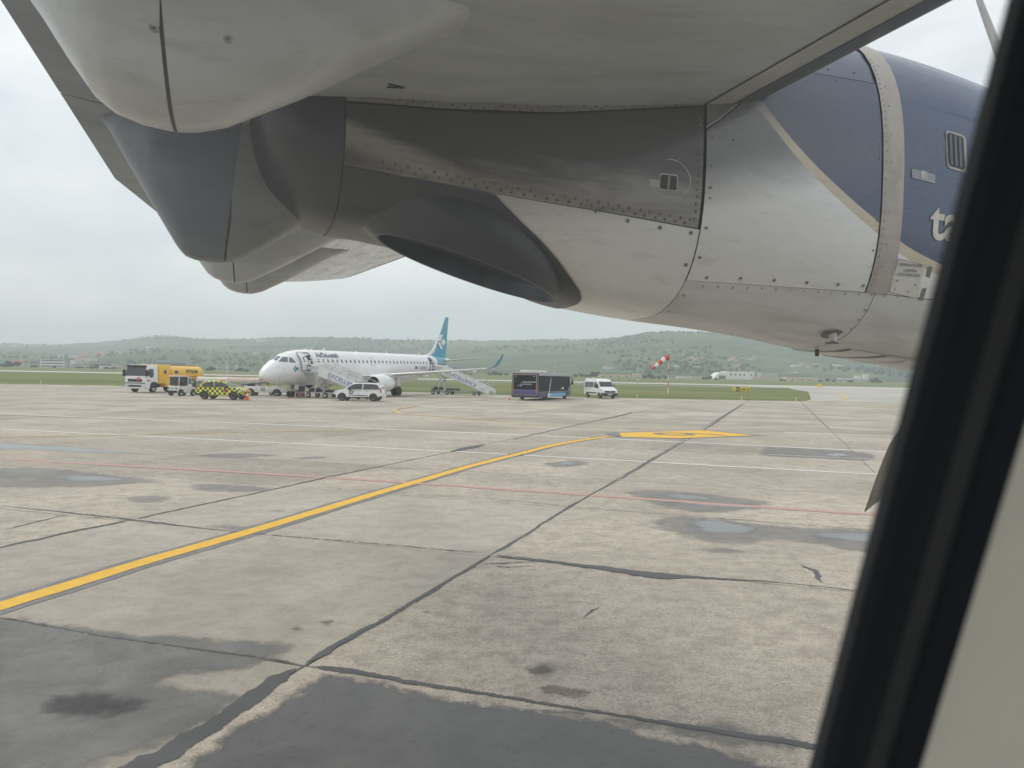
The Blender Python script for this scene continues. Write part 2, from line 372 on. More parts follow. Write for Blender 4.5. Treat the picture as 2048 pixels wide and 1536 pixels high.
# stand-number lozenge
def poly(name,pts,z,m,parent):
    return sheet(name,pts,z,m,parent)
poly('stand_number_border',[(4.55,35.55),(9.6,38.5),(11.8,35.35),(7.1,32.45),(4.4,32.75)],Z1+.002,m_pblk,apron)
poly('stand_number_panel',[(4.95,35.3),(9.5,38.2),(11.2,35.4),(7.1,32.7),(4.75,32.95)],Z2+.002,m_pyel,apron)
poly('stand_number_tab',[(4.35,35.35),(4.95,35.3),(4.75,32.95),(4.15,33.0)],Z3+.003,m_pblk,apron)
lettering('stand_number','6',3.5,m_pblk,apron,(6.5,36.2,Z3+.004),(-.03,-1,0),(1,.03,0),off=0,width=1.9,bold=-.012)
def wet_mat(name,col,rough,amt,soft,nscale,namp,spec=.5,holes=0.0):
    m,nt,b=_new(name); P=N(nt,'NewGeometry').outputs['Position']
    at=N(nt,'Attribute',attribute_name='inset'); d=at.outputs['Fac']
    n=noise(nt,P,nscale,7,.65,.5); n2=noise(nt,P,1.7,6,.65,.6); n3=noise(nt,P,60,3,.6)
    dd=math_(nt,'ADD',d,math_(nt,'MULTIPLY',math_(nt,'SUBTRACT',n,.5),namp))
    al=math_(nt,'MULTIPLY',smooth(nt,dd,0,soft),amt)
    if holes: al=math_(nt,'MULTIPLY',al,math_(nt,'SUBTRACT',1,math_(nt,'MULTIPLY',smooth(nt,noise(nt,P,9,7,.75,.3),.52,.70),holes)))
    c=mixc(nt,smooth(nt,n2,.3,.7),[x*.72 for x in col],[x*1.3 for x in col]); c=mixc(nt,math_(nt,'MULTIPLY',smooth(nt,n3,.52,.68),.5),c,[x*.5 for x in col])
    nt.links.new(c,b.inputs['Base Color']); nt.links.new(al,b.inputs['Alpha'])
    rr=math_(nt,'ADD',rough,math_(nt,'MULTIPLY',n2,rough*.6)); nt.links.new(rr,b.inputs['Roughness'])
    b.inputs['Specular IOR Level'].default_value=spec
    return m
m_tar2=wet_mat('bitumen seal',(.062,.062,.064),.45,.97,.012,14,.085,.4)
# ---- tar seals over joints and cracks
def tar(pts,wd,seed,jit=.55,z=.007): return ribbon('tar_seal',pts,wd,z,m_tar2,apron,jit=jit*.6,step=.09,taper=True,seed=seed,inset=True)
tar([(-2.9,3.2),(-2.32,4.8),(-2.15,5.18),(-1.95,5.74),(-1.72,6.5)],[.28,.22,.20,.17,.20],21,.4)
tar([(-1.72,6.5),(-1.21,7.93),(-.47,10.0),(-.21,10.82)],[.10,.06,.05,.07],22)
tar([(-.24,10.75),(.22,12.0),(1.16,14.84),(1.75,16.5),(2.72,19.0)],[.09,.05,.07,.045,.05],23)
tar([(2.72,19.0),(4.24,23.4),(7.33,32)],[.06,.11,.06],24)
tar([(-7.9,8.0),(-7.03,10.6),(-6.58,11.97),(-6.24,12.72)],[.1,.07,.10,.12],25)
tar([(-6.24,12.72),(-4.88,16.86),(-4.42,18.35),(-3.61,20.5),(-1.96,25)],[.06,.06,.08,.05,.05],26)
tar([(-2.0,24.9),(-1.5,26.6),(-.9,28.2)],[.1,.5,.08],27,.3)
tar([(-7.74,11.67),(-7.54,13.18)],.045,28)
tar([(-9.13,13.76),(-7.57,13.23),(-6.24,12.72),(-4.14,11.9),(-2.55,11.45),(-.3,10.81)],[.03,.06,.08,.03,.035,.04],29,.7)
tar([(-.28,10.75),(-.04,10.62),(.69,10.34),(1.46,9.95),(1.92,9.73),(2.3,9.72),(3.15,9.58),(3.79,9.4),(4.4,9.15),(5.2,8.9)],[.06,.12,.13,.22,.30,.12,.05,.035,.07,.06],30,.35)
tar([(-.45,10.2),(-.1,10.25),(.3,10.35),(.55,10.4)],[.08,.05,.04,.04],31)
tar([(-.42,10.15),(0,10.05),(.5,10.2)],.03,32)
tar([(4.0,10.66),(4.0,10.35),(4.07,10.15),(3.95,9.8),(3.9,9.48)],[.02,.05,.09,.07,.06],33)
tar([(-5.5,7.8),(-3.8,7.16),(-2.01,6.65),(-1.72,6.53)],[.03,.025,.03,.06],34)
tar([(-1.72,6.53),(-1.54,6.47),(-.65,6.18),(.05,5.95),(.86,5.68),(1.35,5.49),(2.2,5.2),(4.2,4.5)],[.14,.12,.07,.05,.05,.08,.10,.07],35,.4)
tar([(-4.62,16.9),(-2.12,16.1),(0.05,15.45),(1.16,14.9),(2.94,14.2),(6.23,13.06),(9,12.1)],[.02,.02,.025,.03,.03,.03,.03],36,.6)
tar([(7.4,32.1),(11.2,43),(17,60),(24.6,82)],[.08,.12,.14,.16],38,.4)
tar([(0.05,30.5),(1.9,36),(4.6,44),(9,57)],[.08,.1,.12,.14],39,.4)
for k,(x,y,l,a) in enumerate([(-5.8,12.45,.55,-14),(-2.1,24.3,.8,10),(-3.0,20.4,1.3,-20),(-6.9,12.9,.7,40),(1.0,22.2,.9,70),(.9,8.2,.5,65),(3.4,6.1,.7,78),(2.6,5.7,.3,60),(-3.2,22.6,2.4,8),(6.9,21.5,1.5,60),(5.1,27.6,1.1,60),(7.8,26.8,1.2,40)]):
    d=Vector((math.cos(R(a)),math.sin(R(a)))); rr=random.Random(k)
    pts=[(x+d.x*l*t-d.y*rr.uniform(-.05,.05)*l,y+d.y*l*t+d.x*rr.uniform(-.05,.05)*l) for t in (-.5,-.2,.1,.3,.5)]
    ribbon('crack',pts,[.008,.02,.03,.02,.008],.004,m_tar,apron,jit=.6,step=.05,taper=True,seed=60+k)
hr=random.Random(33)
for k in range(8):
    x,y=hr.uniform(-1,5),hr.uniform(6.5,20); a=hr.uniform(0,6.28); pts=[(x,y)]
    for q in range(hr.randint(4,9)):
        a+=hr.uniform(-.35,.35); st=hr.uniform(.08,.22); x+=math.cos(a)*st; y+=math.sin(a)*st; pts.append((x,y))
    ribbon('hairline_crack',pts,hr.uniform(.006,.012),.0042,m_tar,apron,jit=.5,step=.05,taper=True,seed=90+k)
# ---- wet patches and puddles (irregular films on the slabs)
m_wet=wet_mat('damp concrete film',(.23,.222,.205),.50,.62,.34,4.2,.60,holes=.45)
m_wetdark=wet_mat('wet dark film',(.074,.072,.068),.30,.95,.16,4.6,.40,.4,holes=.35)
m_wetgrey=wet_mat('wet grey film',(.155,.151,.142),.40,.84,.20,3.8,.42,.35,holes=.5)
m_pud=wet_mat('puddle water',(.09,.092,.094),.05,.90,.30,3.6,.7,.6)
m_wetmatt=wet_mat('soaked dark concrete',(.06,.06,.06),.62,.85,.25,4.0,.4,.25,holes=.35)
m_stain=wet_mat('oil stain',(.15,.11,.095),.75,.42,.07,7,.24,.25,holes=.4)
def film(name,outline,m,z,step,parent=apron,margin=.06):
    """a film over an irregular outline; every vertex knows its distance to the rim"""
    P=np.array(catmull([Vector((p[0],p[1],0)) for p in outline+outline[:1]],5))[:-1,:2]
    x0,y0=P.min(0)-margin; x1,y1=P.max(0)+margin
    nx,ny=int((x1-x0)/step)+2,int((y1-y0)/step)+2
    X,Y=np.meshgrid(x0+np.arange(nx)*step,y0+np.arange(ny)*step,indexing='ij'); Q=np.stack([X.ravel(),Y.ravel()],1)
    A=P; B=np.roll(P,-1,0); dmin=np.full(len(Q),1e9); ins=np.zeros(len(Q),bool)
    for a,b in zip(A,B):
        ab=b-a; t=np.clip(((Q-a)@ab)/max(1e-9,ab@ab),0,1); dmin=np.minimum(dmin,np.hypot(*(Q-a-t[:,None]*ab).T))
        c=((a[1]>Q[:,1])!=(b[1]>Q[:,1])); xi=(b[0]-a[0])*(Q[:,1]-a[1])/((b[1]-a[1]) if b[1]!=a[1] else 1e-9)+a[0]
        ins^=c&(Q[:,0]<xi)
    sd=np.where(ins,dmin,-dmin)
    keep=sd>-margin*1.5; idx=-np.ones(len(Q),int); fs=[]
    S=sd.reshape(nx,ny); used=np.zeros(len(Q),bool)
    for i in range(nx-1):
        for j in range(ny-1):
            q=[i*ny+j,(i+1)*ny+j,(i+1)*ny+j+1,i*ny+j+1]
            if keep[q].any(): fs.append(q); used[q]=True
    idx[used]=np.arange(used.sum()); vs=[(float(p[0]),float(p[1]),z) for p in Q[used]]
    me=bpy.data.meshes.new(name); me.from_pydata(vs,[],[[int(idx[k]) for k in f] for f in fs])
    at=me.attributes.new('inset','FLOAT','POINT'); at.data.foreach_set('value',sd[used].astype(np.float32))
    return obj(name,me,m,parent)
film('wet_patch',[(-5.32,7.73),(-4.53,7.59),(-3.93,7.40),(-3.42,7.24),(-3.06,7.29),(-2.74,7.18),(-2.31,7.18),(-2.04,7.09),(-1.90,6.88),(-2.03,6.59),(-2.15,6.42),(-2.35,6.30),(-2.56,6.25),(-2.68,6.16),(-2.49,6.04),(-2.25,6.02),(-1.98,5.92),(-1.98,5.61),(-2.05,5.40),(-2.23,5.10),(-2.52,4.76),(-3.02,4.41)],m_wetgrey,0.0035,0.10)
film('dark_wet_patch',[(-3.54,5.75),(-3.40,5.90),(-3.16,5.96),(-2.76,5.86),(-2.58,5.80),(-2.68,5.54),(-2.86,5.41),(-3.20,5.43),(-3.47,5.58)],m_wetmatt,0.0055,0.08)
film('dark_wet_patch',[(-1.56,6.42),(-1.03,6.24),(-0.60,6.03),(-0.20,5.86),(0.26,5.80),(0.84,5.59),(1.05,5.37),(1.36,5.33),(1.63,5.08),(1.96,4.75),(1.32,4.08),(-0.28,4.03),(-1.96,3.97),(-2.01,5.04),(-1.91,5.41),(-1.72,5.84)],m_wetdark,0.0035,0.10)
film('wet_patch',[(0.26,5.86),(0.85,5.69),(1.18,5.64),(1.58,5.64),(2.07,5.36),(1.98,5.13),(1.59,5.19),(1.18,5.33),(0.69,5.56)],m_wetgrey,0.0030,0.06)
film('damp_patch',[(2.36,16.85),(3.07,17.47),(4.23,17.09),(4.94,16.48),(5.52,15.83),(4.63,14.78),(3.57,14.40),(2.79,15.26)],m_wet,0.0030,0.12)
film('puddle',[(2.88,16.70),(3.53,16.93),(4.11,16.58),(4.67,15.91),(3.95,15.96),(3.29,16.27)],m_pud,0.0050,0.08)
film('puddle',[(3.18,15.74),(3.90,15.76),(4.68,15.60),(5.20,15.19),(4.48,14.94),(3.58,15.23)],m_pud,0.0050,0.08)
film('damp_patch',[(2.34,13.47),(2.96,14.18),(3.90,13.88),(4.72,13.40),(6.20,13.19),(6.37,12.51),(5.54,11.15),(4.83,11.54),(4.25,12.05),(3.84,11.73),(3.13,11.66),(2.54,12.50)],m_wet,0.0030,0.12)
film('puddle',[(3.07,13.60),(3.71,13.86),(4.12,13.43),(4.29,13.00),(3.92,12.47),(3.10,12.48)],m_pud,0.0050,0.08)
film('puddle',[(4.74,12.84),(5.58,12.96),(6.39,12.87),(6.08,11.93),(5.33,12.00),(4.92,12.34)],m_pud,0.0050,0.08)
film('damp_patch',[(-13.30,18.91),(-11.45,19.11),(-9.86,18.46),(-7.70,17.27),(-8.06,16.73),(-9.06,16.00),(-11.24,15.99)],m_wet,0.0030,0.20)
film('puddle',[(-10.46,17.37),(-9.84,17.99),(-8.63,17.55),(-8.76,17.03),(-9.64,16.83)],m_pud,0.0050,0.15)
film('damp_patch',[(-7.17,16.94),(-6.09,17.01),(-5.08,16.61),(-5.17,15.88),(-6.15,15.75),(-6.68,16.03)],m_wet,0.0035,0.15)
film('damp_patch',[(-7.62,14.92),(-7.17,15.29),(-6.57,15.11),(-6.49,14.46),(-7.03,14.23)],m_wet,0.0035,0.12)
film('puddle',[(-17.78,25.26),(-15.15,24.72),(-12.75,23.85),(-10.27,22.50),(-12.41,22.67),(-14.72,23.29),(-16.27,23.13)],m_pud,0.0040,0.25)
film('damp_patch',[(-9.41,22.38),(-8.84,23.37),(-7.32,23.36),(-6.93,22.85),(-8.15,21.93)],m_wet,0.0030,0.20)
film('damp_patch',[(-6.53,22.50),(-5.72,23.08),(-5.24,22.60),(-6.01,21.92)],m_wet,0.0030,0.20)
film('damp_patch',[(-5.01,12.33),(-4.58,12.59),(-4.04,12.43),(-4.05,11.99),(-4.51,11.98)],m_wet,0.0045,0.10)
film('damp_patch',[(-4.42,13.83),(-4.12,14.07),(-3.91,13.83),(-4.18,13.55)],m_wet,0.0045,0.10)
film('damp_patch',[(0.86,22.35),(1.96,23.35),(2.40,22.49),(1.80,21.40),(1.03,21.39)],m_wet,0.0030,0.20)
film('puddle',[(1.15,22.40),(1.77,22.91),(2.10,22.43),(1.55,21.84)],m_pud,0.0050,0.15)
film('damp_patch',[(2.76,11.39),(3.20,11.63),(3.54,11.26),(3.31,10.99),(2.89,11.02)],m_wet,0.0045,0.08)
film('damp_patch',[(9.66,29.51),(12.92,27.82),(11.63,24.79),(10.11,25.11),(8.37,25.90)],m_wet,0.0030,0.25)
film('puddle',[(10.82,26.87),(11.74,27.41),(11.81,26.55),(10.93,25.89)],m_pud,0.0050,0.20)
film('damp_patch',[(0.07,6.64),(0.30,6.80),(0.55,6.61),(0.44,6.31),(0.20,6.27)],m_wet,0.0030,0.08)
film('damp_patch',[(1.19,6.35),(1.37,6.42),(1.48,6.33),(1.30,6.25)],m_wet,0.0030,0.08)
film('damp_patch',[(1.32,6.07),(1.55,6.10),(1.61,6.03),(1.40,5.98)],m_wet,0.0030,0.08)
film('damp_patch',[(1.43,5.72),(1.66,5.78),(1.73,5.65),(1.53,5.58)],m_wet,0.0045,0.08)
film('oil_stain',[(-2.16,7.45),(-2.04,7.56),(-1.95,7.47),(-2.04,7.37)],m_stain,0.0045,0.05)
film('oil_stain',[(-1.93,7.64),(-1.82,7.77),(-1.70,7.72),(-1.80,7.59)],m_stain,0.0045,0.05)
film('oil_stain',[(-1.20,7.78),(-1.07,7.84),(-1.01,7.74),(-1.10,7.66)],m_stain,0.0045,0.05)
film('oil_stain',[(-0.94,8.10),(-0.82,8.15),(-0.77,8.07),(-0.86,8.00)],m_stain,0.0045,0.05)
film('oil_stain',[(-2.06,6.20),(-1.95,6.26),(-1.86,6.22),(-1.97,6.13)],m_stain,0.0065,0.05)
film('oil_stain',[(-1.21,6.89),(-1.11,6.96),(-1.05,6.88),(-1.15,6.82)],m_stain,0.0045,0.05)
film('oil_stain',[(0.15,6.16),(0.40,6.25),(0.71,6.09),(0.46,5.96)],m_stain,0.0045,0.06)
film('oil_stain',[(0.12,6.59),(0.33,6.66),(0.41,6.49),(0.20,6.40)],m_stain,0.0055,0.06)

# ================================================================== the turboprop we sit in
TH=R(19.6)
atr=thing('turboprop_airliner','navy and white turboprop airliner we look out of, its engine and wing close overhead','airplane',(0,0,0),TH)
def dirty_paint(name,col,grime,amt=.5,rough=.32,stretch=(.6,2.5,2.5),coat=.15,speck=.25):
    m,nt,b=_new(name); tc=N(nt,'TexCoord'); O=tc.outputs['Object']
    v=scaled(nt,O,stretch); n=noise(nt,v,2.6,7,.62,.4); n2=noise(nt,scaled(nt,O,(1.2,9,9)),3.2,8,.7,.3); n3=noise(nt,O,40,4,.7)
    c=mixc(nt,math_(nt,'MULTIPLY',smooth(nt,n,.38,.72),amt),col,grime)
    c=mixc(nt,math_(nt,'MULTIPLY',smooth(nt,n2,.52,.78),amt*.9),c,[x*.7 for x in grime])
    c=mixc(nt,math_(nt,'MULTIPLY',smooth(nt,n3,.6,.75),speck*amt),c,[x*.5 for x in grime])
    nt.links.new(c,b.inputs['Base Color']); b.inputs['Coat Weight'].default_value=coat; b.inputs['Coat Roughness'].default_value=.15
    rr=math_(nt,'ADD',rough,math_(nt,'MULTIPLY',n,.25)); nt.links.new(rr,b.inputs['Roughness'])
    bump(nt,b,noise(nt,O,1.4,3),.06,.02)
    return m
m_wing=dirty_paint('grey wing underside paint',(.43,.455,.475),(.26,.27,.275),.5,.32)
m_flap=dirty_paint('grey flap paint',(.22,.26,.31),(.14,.16,.185),.4,.42)
m_fair=dirty_paint('fairing paint',(.54,.565,.585),(.34,.345,.345),.5,.28)
m_fairB=dirty_paint('sooty sky-tinted fairing paint',(.165,.195,.23),(.11,.125,.145),.5,.40)  # blue in the base colour is sky reflection mixed into the paint
m_fairB2=dirty_paint('sooty grey fairing paint',(.25,.265,.268),(.15,.16,.165),.5,.40)
m_boot=dirty_paint('de-icing boot rubber',(.055,.065,.085),(.035,.035,.04),.3,.45)
m_lestrip=dirty_paint('leading edge paint',(.42,.42,.40),(.27,.26,.24),.35,.35)
m_far=dirty_paint('outer wing paint with reflection streaks',(.78,.76,.71),(.17,.155,.14),1.0,.16,(3.0,.5,1),coat=.5)  # pale and dark streaks put metallic reflections into the colour
m_hoodm=dirty_paint('sooty exhaust metal',(.050,.057,.070),(.030,.034,.041),.6,.30,coat=.1)
m_seam=mat('panel gap',(.03,.03,.03),.8)
m_gapg=mat('grey joint',(.13,.13,.125),.7)
m_exin=mat('exhaust interior',(.075,.095,.125),.42,metal=.5,var=.3)  # bluish base colour imitates sky reflected in the pipe
m_rivet=mat('rivet heads',(.19,.18,.165),.5,metal=.2,var=.3,scale=20)
m_ring=mat('fastener ring',(.42,.41,.38),.4,metal=.3,var=.25,scale=20)
m_black=mat('black paint',(.02,.02,.022),.5)
# ---- wing
LOW=[(-.02,3.337),(.3,3.352),(.62,3.370),(.97,3.405),(1.3,3.452),(1.55,3.493),(1.70,3.518),(1.79,3.541),(1.85,3.572),(1.89,3.62),(1.905,3.69)]
UPP=[(1.88,3.76),(1.78,3.825),(1.55,3.905),(1.2,3.96),(.8,3.95),(.3,3.86),(-.02,3.70)]
def wing_x(a,z,y):
    """the inner wing is straight, outboard of y=3.9 it tapers and rises"""
    if y<=3.9: return (a,y,z)
    t=(y-3.9)/8.4; c0,c1=-.54,1.885; te=c0+t*(.02-c0); le=c1+t*(1.60-c1); k=(le-te)/(c1-c0)
    return (te+(a-c0)*k,y,3.40+(z-3.40)*k*(1-.1*t)+.50*t)
YS=[-1.3,0,1.4,2.4,3.3,3.9,6,8,10,12.1,12.3]
def wing_loft(prof,ys,close=True,off=0):
    rings=[]
    for y in ys:
        k=.0 if y<12.25 else .75
        rings.append([wing_x(a,z+(3.75-z)*k*.5,y) for a,z in prof])
    return MB().loft(rings,close)
wing=wing_loft(LOW+UPP,YS[:6]).build('wing',m_wing,atr,angle=25)
wing_loft(LOW+UPP,YS[5:]).build('outer_wing_panel',m_far,wing,angle=25)
FLP=[(-.53,3.372),(-.54,3.362),(-.45,3.347),(-.3,3.335),(-.1,3.333),(-.03,3.336),(-.03,3.69),(-.2,3.57),(-.4,3.43)]
wing_loft(FLP,[-1.3,0,1.5,2.755]).build('flap',m_flap,wing,angle=25)
wing_loft(FLP,[2.765,3.9,5,6.5,8.2]).build('flap',m_flap,wing,angle=25)
wing_loft(FLP,[8.24,9,10.5,12.1]).build('aileron',m_fair,wing,angle=25)
# leading-edge skin joint, the paler strip ahead of it and the boot
def le_strip(name,i0,m,off,ys,seg):
    rings=[]
    for y in ys: rings.append([wing_x(a,z,y) for a,z in seg])
    # push out by off along the local normal
    mb=MB(); out=[]
    for r_ in rings:
        rr=[]
        for k,p in enumerate(r_):
            q0=Vector(r_[max(k-1,0)]); q1=Vector(r_[min(k+1,len(r_)-1)]); d=(q1-q0).normalized(); n=Vector((d.z,0,-d.x)); rr.append(Vector(p)+n*off)
        out.append(rr)
    mb.loft(out,False,False,False); return mb.build(name,m,wing,angle=25)
le_strip('leading_edge_skin',0,m_lestrip,.0025,[-1.3,0,1.4,2.4],[(1.575,3.4975),(1.60,3.5015),(1.65,3.5096),(1.69,3.5163)])
le_strip('leading_edge_joint',0,m_seam,.0032,[-1.3,0,1.4,2.4],[(1.570,3.4965),(1.576,3.4975)])
le_strip('de_icing_boot',0,m_boot,.0045,[-1.3,0,1.4,2.4,3.9],[(1.69,3.5163),(1.74,3.527),(1.79,3.541),(1.85,3.572),(1.89,3.62),(1.905,3.69),(1.88,3.76),(1.78,3.825)])
le_strip('de_icing_boot',0,m_boot,.0045,[3.9,6,8,10,12],[(1.79,3.541),(1.85,3.572),(1.89,3.62),(1.905,3.69),(1.88,3.76)])
# ---- flap hinge fairings: deep at the tail, running out forwards
KEEL=[(-.50,3.34),(-.44,3.29),(-.40,3.235),(-.35,3.155),(-.30,3.085),(-.26,3.055),(-.207,3.038),(-.148,3.030),(-.10,3.033),(-.036,3.052),(.037,3.092),(.13,3.142),(.235,3.206),(.35,3.276),(.45,3.336),(.52,3.368),(.58,3.395)]
KEEL_B=[(-.45,3.345),(-.425,3.31),(-.39,3.245),(-.347,3.172),(-.28,3.055),(-.21,2.935),(-.185,2.905),(-.15,2.892),(-.08,2.887),(-.03,2.890),(.01,2.908),(.084,2.952),(.206,3.04),(.305,3.108),(.5,3.25)]
def keel_z(a,KEEL):
    for k in range(len(KEEL)-1):
        if KEEL[k][0]<=a<=KEEL[k+1][0]:
            t=(a-KEEL[k][0])/(KEEL[k+1][0]-KEEL[k][0]); t2=t; return KEEL[k][1]+(KEEL[k+1][1]-KEEL[k][1])*t2
    return KEEL[0][1] if a<KEEL[0][0] else KEEL[-1][1]
def fairing(name,yc,hw,a0,a1,m,sc=1.0,da=0.0,zref=3.36,dz=0.0,parent=wing,expo=2.9,split_lean=0.0,lean_at=None,keel=None):
    rings=[]; nst=34; nth=19
    for k in range(nst+1):
        a=a0+(a1-a0)*k/nst
        zk=keel_z(a,keel or KEEL); dep=max(-.025,(zref-zk))
        wloc=hw*(min(1,max(.12,(dep/.30)))**(.55 if a<0 else .3))
        ring=[]
        for i in range(nth):
            ph=math.pi*i/(nth-1); c,s=math.cos(ph),math.sin(ph); e=2/expo
            y=-math.copysign(abs(c)**e,c)*wloc; zz=(abs(s)**e)
            lean=0.0
            if lean_at is not None and abs(a-lean_at)<1e-6: lean=split_lean*(1-zz)
            ring.append(((a+lean)*sc+da,yc+y,zref+.03+dz-(dep+.03)*zz*sc))
        rings.append(ring)
    return MB().loft(rings,False,True,True).build(name,m,parent,angle=50)
def hinge(yc,hw,m1,m2,sc=1.0,da=0.0,dz=0.0,zref=3.36,nm='flap_fairing',keel=None,cut=-.14,a0=-.50,a1=.57,lean=-.03):
    f=fairing(nm,yc,hw,cut+.004,a1,m1,sc,da,zref,dz,atr,split_lean=lean,lean_at=cut+.004,keel=keel)
    r_=fairing('fairing_tail',yc,hw,a0,cut-.004,m2,sc,da,zref,dz,f,split_lean=lean,lean_at=cut-.004,keel=keel)
    r_['label']='rear half of the fairing, behind the slanting gap'
    fairing('fairing_gap',yc,hw-.006,cut-.03+min(0,lean),cut+.03+max(0,lean),m_gapg,sc,da,zref,dz+.005,f,keel=keel)
    return f
fA=hinge(1.83,.20,m_fair,m_fair); fA['label']='near pale grey fairing filling the top left corner'
# nacelle tail: the fairing behind the engine, deeper than the hinge fairings
fB=hinge(2.95,.185,m_fairB2,m_fairB,nm='nacelle_tail_fairing',keel=KEEL_B,cut=-.05,a0=-.45,a1=.5,lean=.06,)
fC=hinge(5.12,.15,m_fair,m_fair,da=.11,dz=.02); fD=hinge(5.85,.13,m_fair,m_fair,da=.19,dz=.025)
def fair_screw(a,z,yc=1.83,hw=.20,expo=2.9,zref=3.36):
    dep=max(.004,zref-keel_z(a,KEEL)); wl=hw*(min(1,max(.12,dep/.30))**.55); q=min(1,(zref+.03-z)/(dep+.03)); y=yc-wl*(1-q**expo)**(1/expo)
    MB().lathe([(.004,.009),(-.001,.009),(-.0022,.0075),(-.0008,.006)],12,(a,y,z)).build('fairing_screw',m_ring,fA); MB().lathe([(.001,.0045),(-.0022,.003)],8,(a,y,z)).build('fairing_screw_head',m_rivet,fA)
for a,z in [(-.03,3.166),(-.165,3.163),(-.018,3.255),(-.18,3.262)]: fair_screw(a,z)
for (a0,y0,a1,y1) in ((.405,2.276,.455,2.292),(.405,2.300,.455,2.294)):
    MB().tube([(a0,y0,3.3565),(a1,y1,3.3590)],.0035,5).build('stencil_mark',m_black,wing)
# ---- nacelle skin panels
# ---- nacelle surface: stations along the aircraft axis (x fwd), top z, bottom z, half width
NAC=[(.02,3.60,3.34,.26),(.05,3.62,3.20,.34),(.12,3.64,3.10,.40),(.25,3.66,3.03,.44),(.45,3.70,3.01,.465),(.75,3.75,2.96,.48),
     (1.0,3.80,2.875,.48),(1.15,3.83,2.815,.48),(1.27,3.85,2.788,.48),(1.56,3.91,2.752,.48),(2.04,3.965,2.712,.48),(2.6,3.98,2.635,.48),(3.2,3.92,2.562,.465),(3.6,3.82,2.55,.44),(3.8,3.72,2.62,.38)]
NYC=2.87; NEXP=2.7
def nac_par(a):
    S=NAC
    if a<=S[0][0]: return S[0][1:]
    if a>=S[-1][0]: return S[-1][1:]
    for i in range(len(S)-1):
        if S[i][0]<=a<=S[i+1][0]:
            break
    def m(j,k):   # finite-difference slope
        j0=max(j-1,0); j1=min(j+1,len(S)-1)
        return (S[j1][k]-S[j0][k])/(S[j1][0]-S[j0][0])
    h=S[i+1][0]-S[i][0]; t=(a-S[i][0])/h; out=[]
    for k in (1,2,3):
        out.append((2*t**3-3*t*t+1)*S[i][k]+(t**3-2*t*t+t)*h*m(i,k)+(-2*t**3+3*t*t)*S[i+1][k]+(t**3-t*t)*h*m(i+1,k))
    return out
def nac_pt(a,th,off=0.0):
    zt,zb,w=nac_par(a); zc=(zt+zb)/2; h=(zt-zb)/2
    s,c=math.sin(th),math.cos(th)
    e=2/NEXP
    sy=math.copysign(abs(s)**e,s); cz=math.copysign(abs(c)**e,c)
    # outward normal of the section
    ny=math.copysign(abs(s)**(2-e),s)/w; nz=math.copysign(abs(c)**(2-e),c)/h
    l=math.hypot(ny,nz) or 1
    return (a, NYC-w*sy-off*ny/l, zc+h*cz+off*nz/l)
def nac_th(a,z):
    zt,zb,w=nac_par(a); zc=(zt+zb)/2; h=(zt-zb)/2
    q=max(-1,min(1,(z-zc)/h)); return math.acos(math.copysign(abs(q)**(NEXP/2),q))

def nac_patch(name,a0,a1,t0,t1,m,parent,off=0.0,na=14,ntt=14,gap=.0016,thick=True):
    """skin panel between two stations and two girth angles (each may be a function of the station)"""
    f0=t0 if callable(t0) else (lambda a:R(t0)); f1=t1 if callable(t1) else (lambda a:R(t1))
    rows=[]
    for i in range(na+1):
        a=a0+gap+(a1-a0-2*gap)*i/na; lo,hi=f0(a),f1(a); row=[]
        for k in range(ntt+1):
            th=lo+gap/.5+(hi-lo-2*gap/.5)*k/ntt; row.append(nac_pt(a,th,off))
        rows.append(row)
    mb=MB().loft(rows,False,False,False)
    me=mb.mesh(name,False,60)
    # turn the skin outwards and give it an edge
    o=obj(name,me,m,parent)
    return o
nac=MB().loft([[nac_pt(a,2*math.pi*k/48,-.006) for k in range(48)] for a in [.02,.035,.05,.08,.12,.18,.25,.35,.45,.6,.75,.9,1.05,1.15,1.25,1.4,1.56,1.8,2.04,2.3,2.6,2.9,3.2,3.4,3.6,3.7,3.8]],True).build('engine_nacelle',m_seam,atr,angle=60)
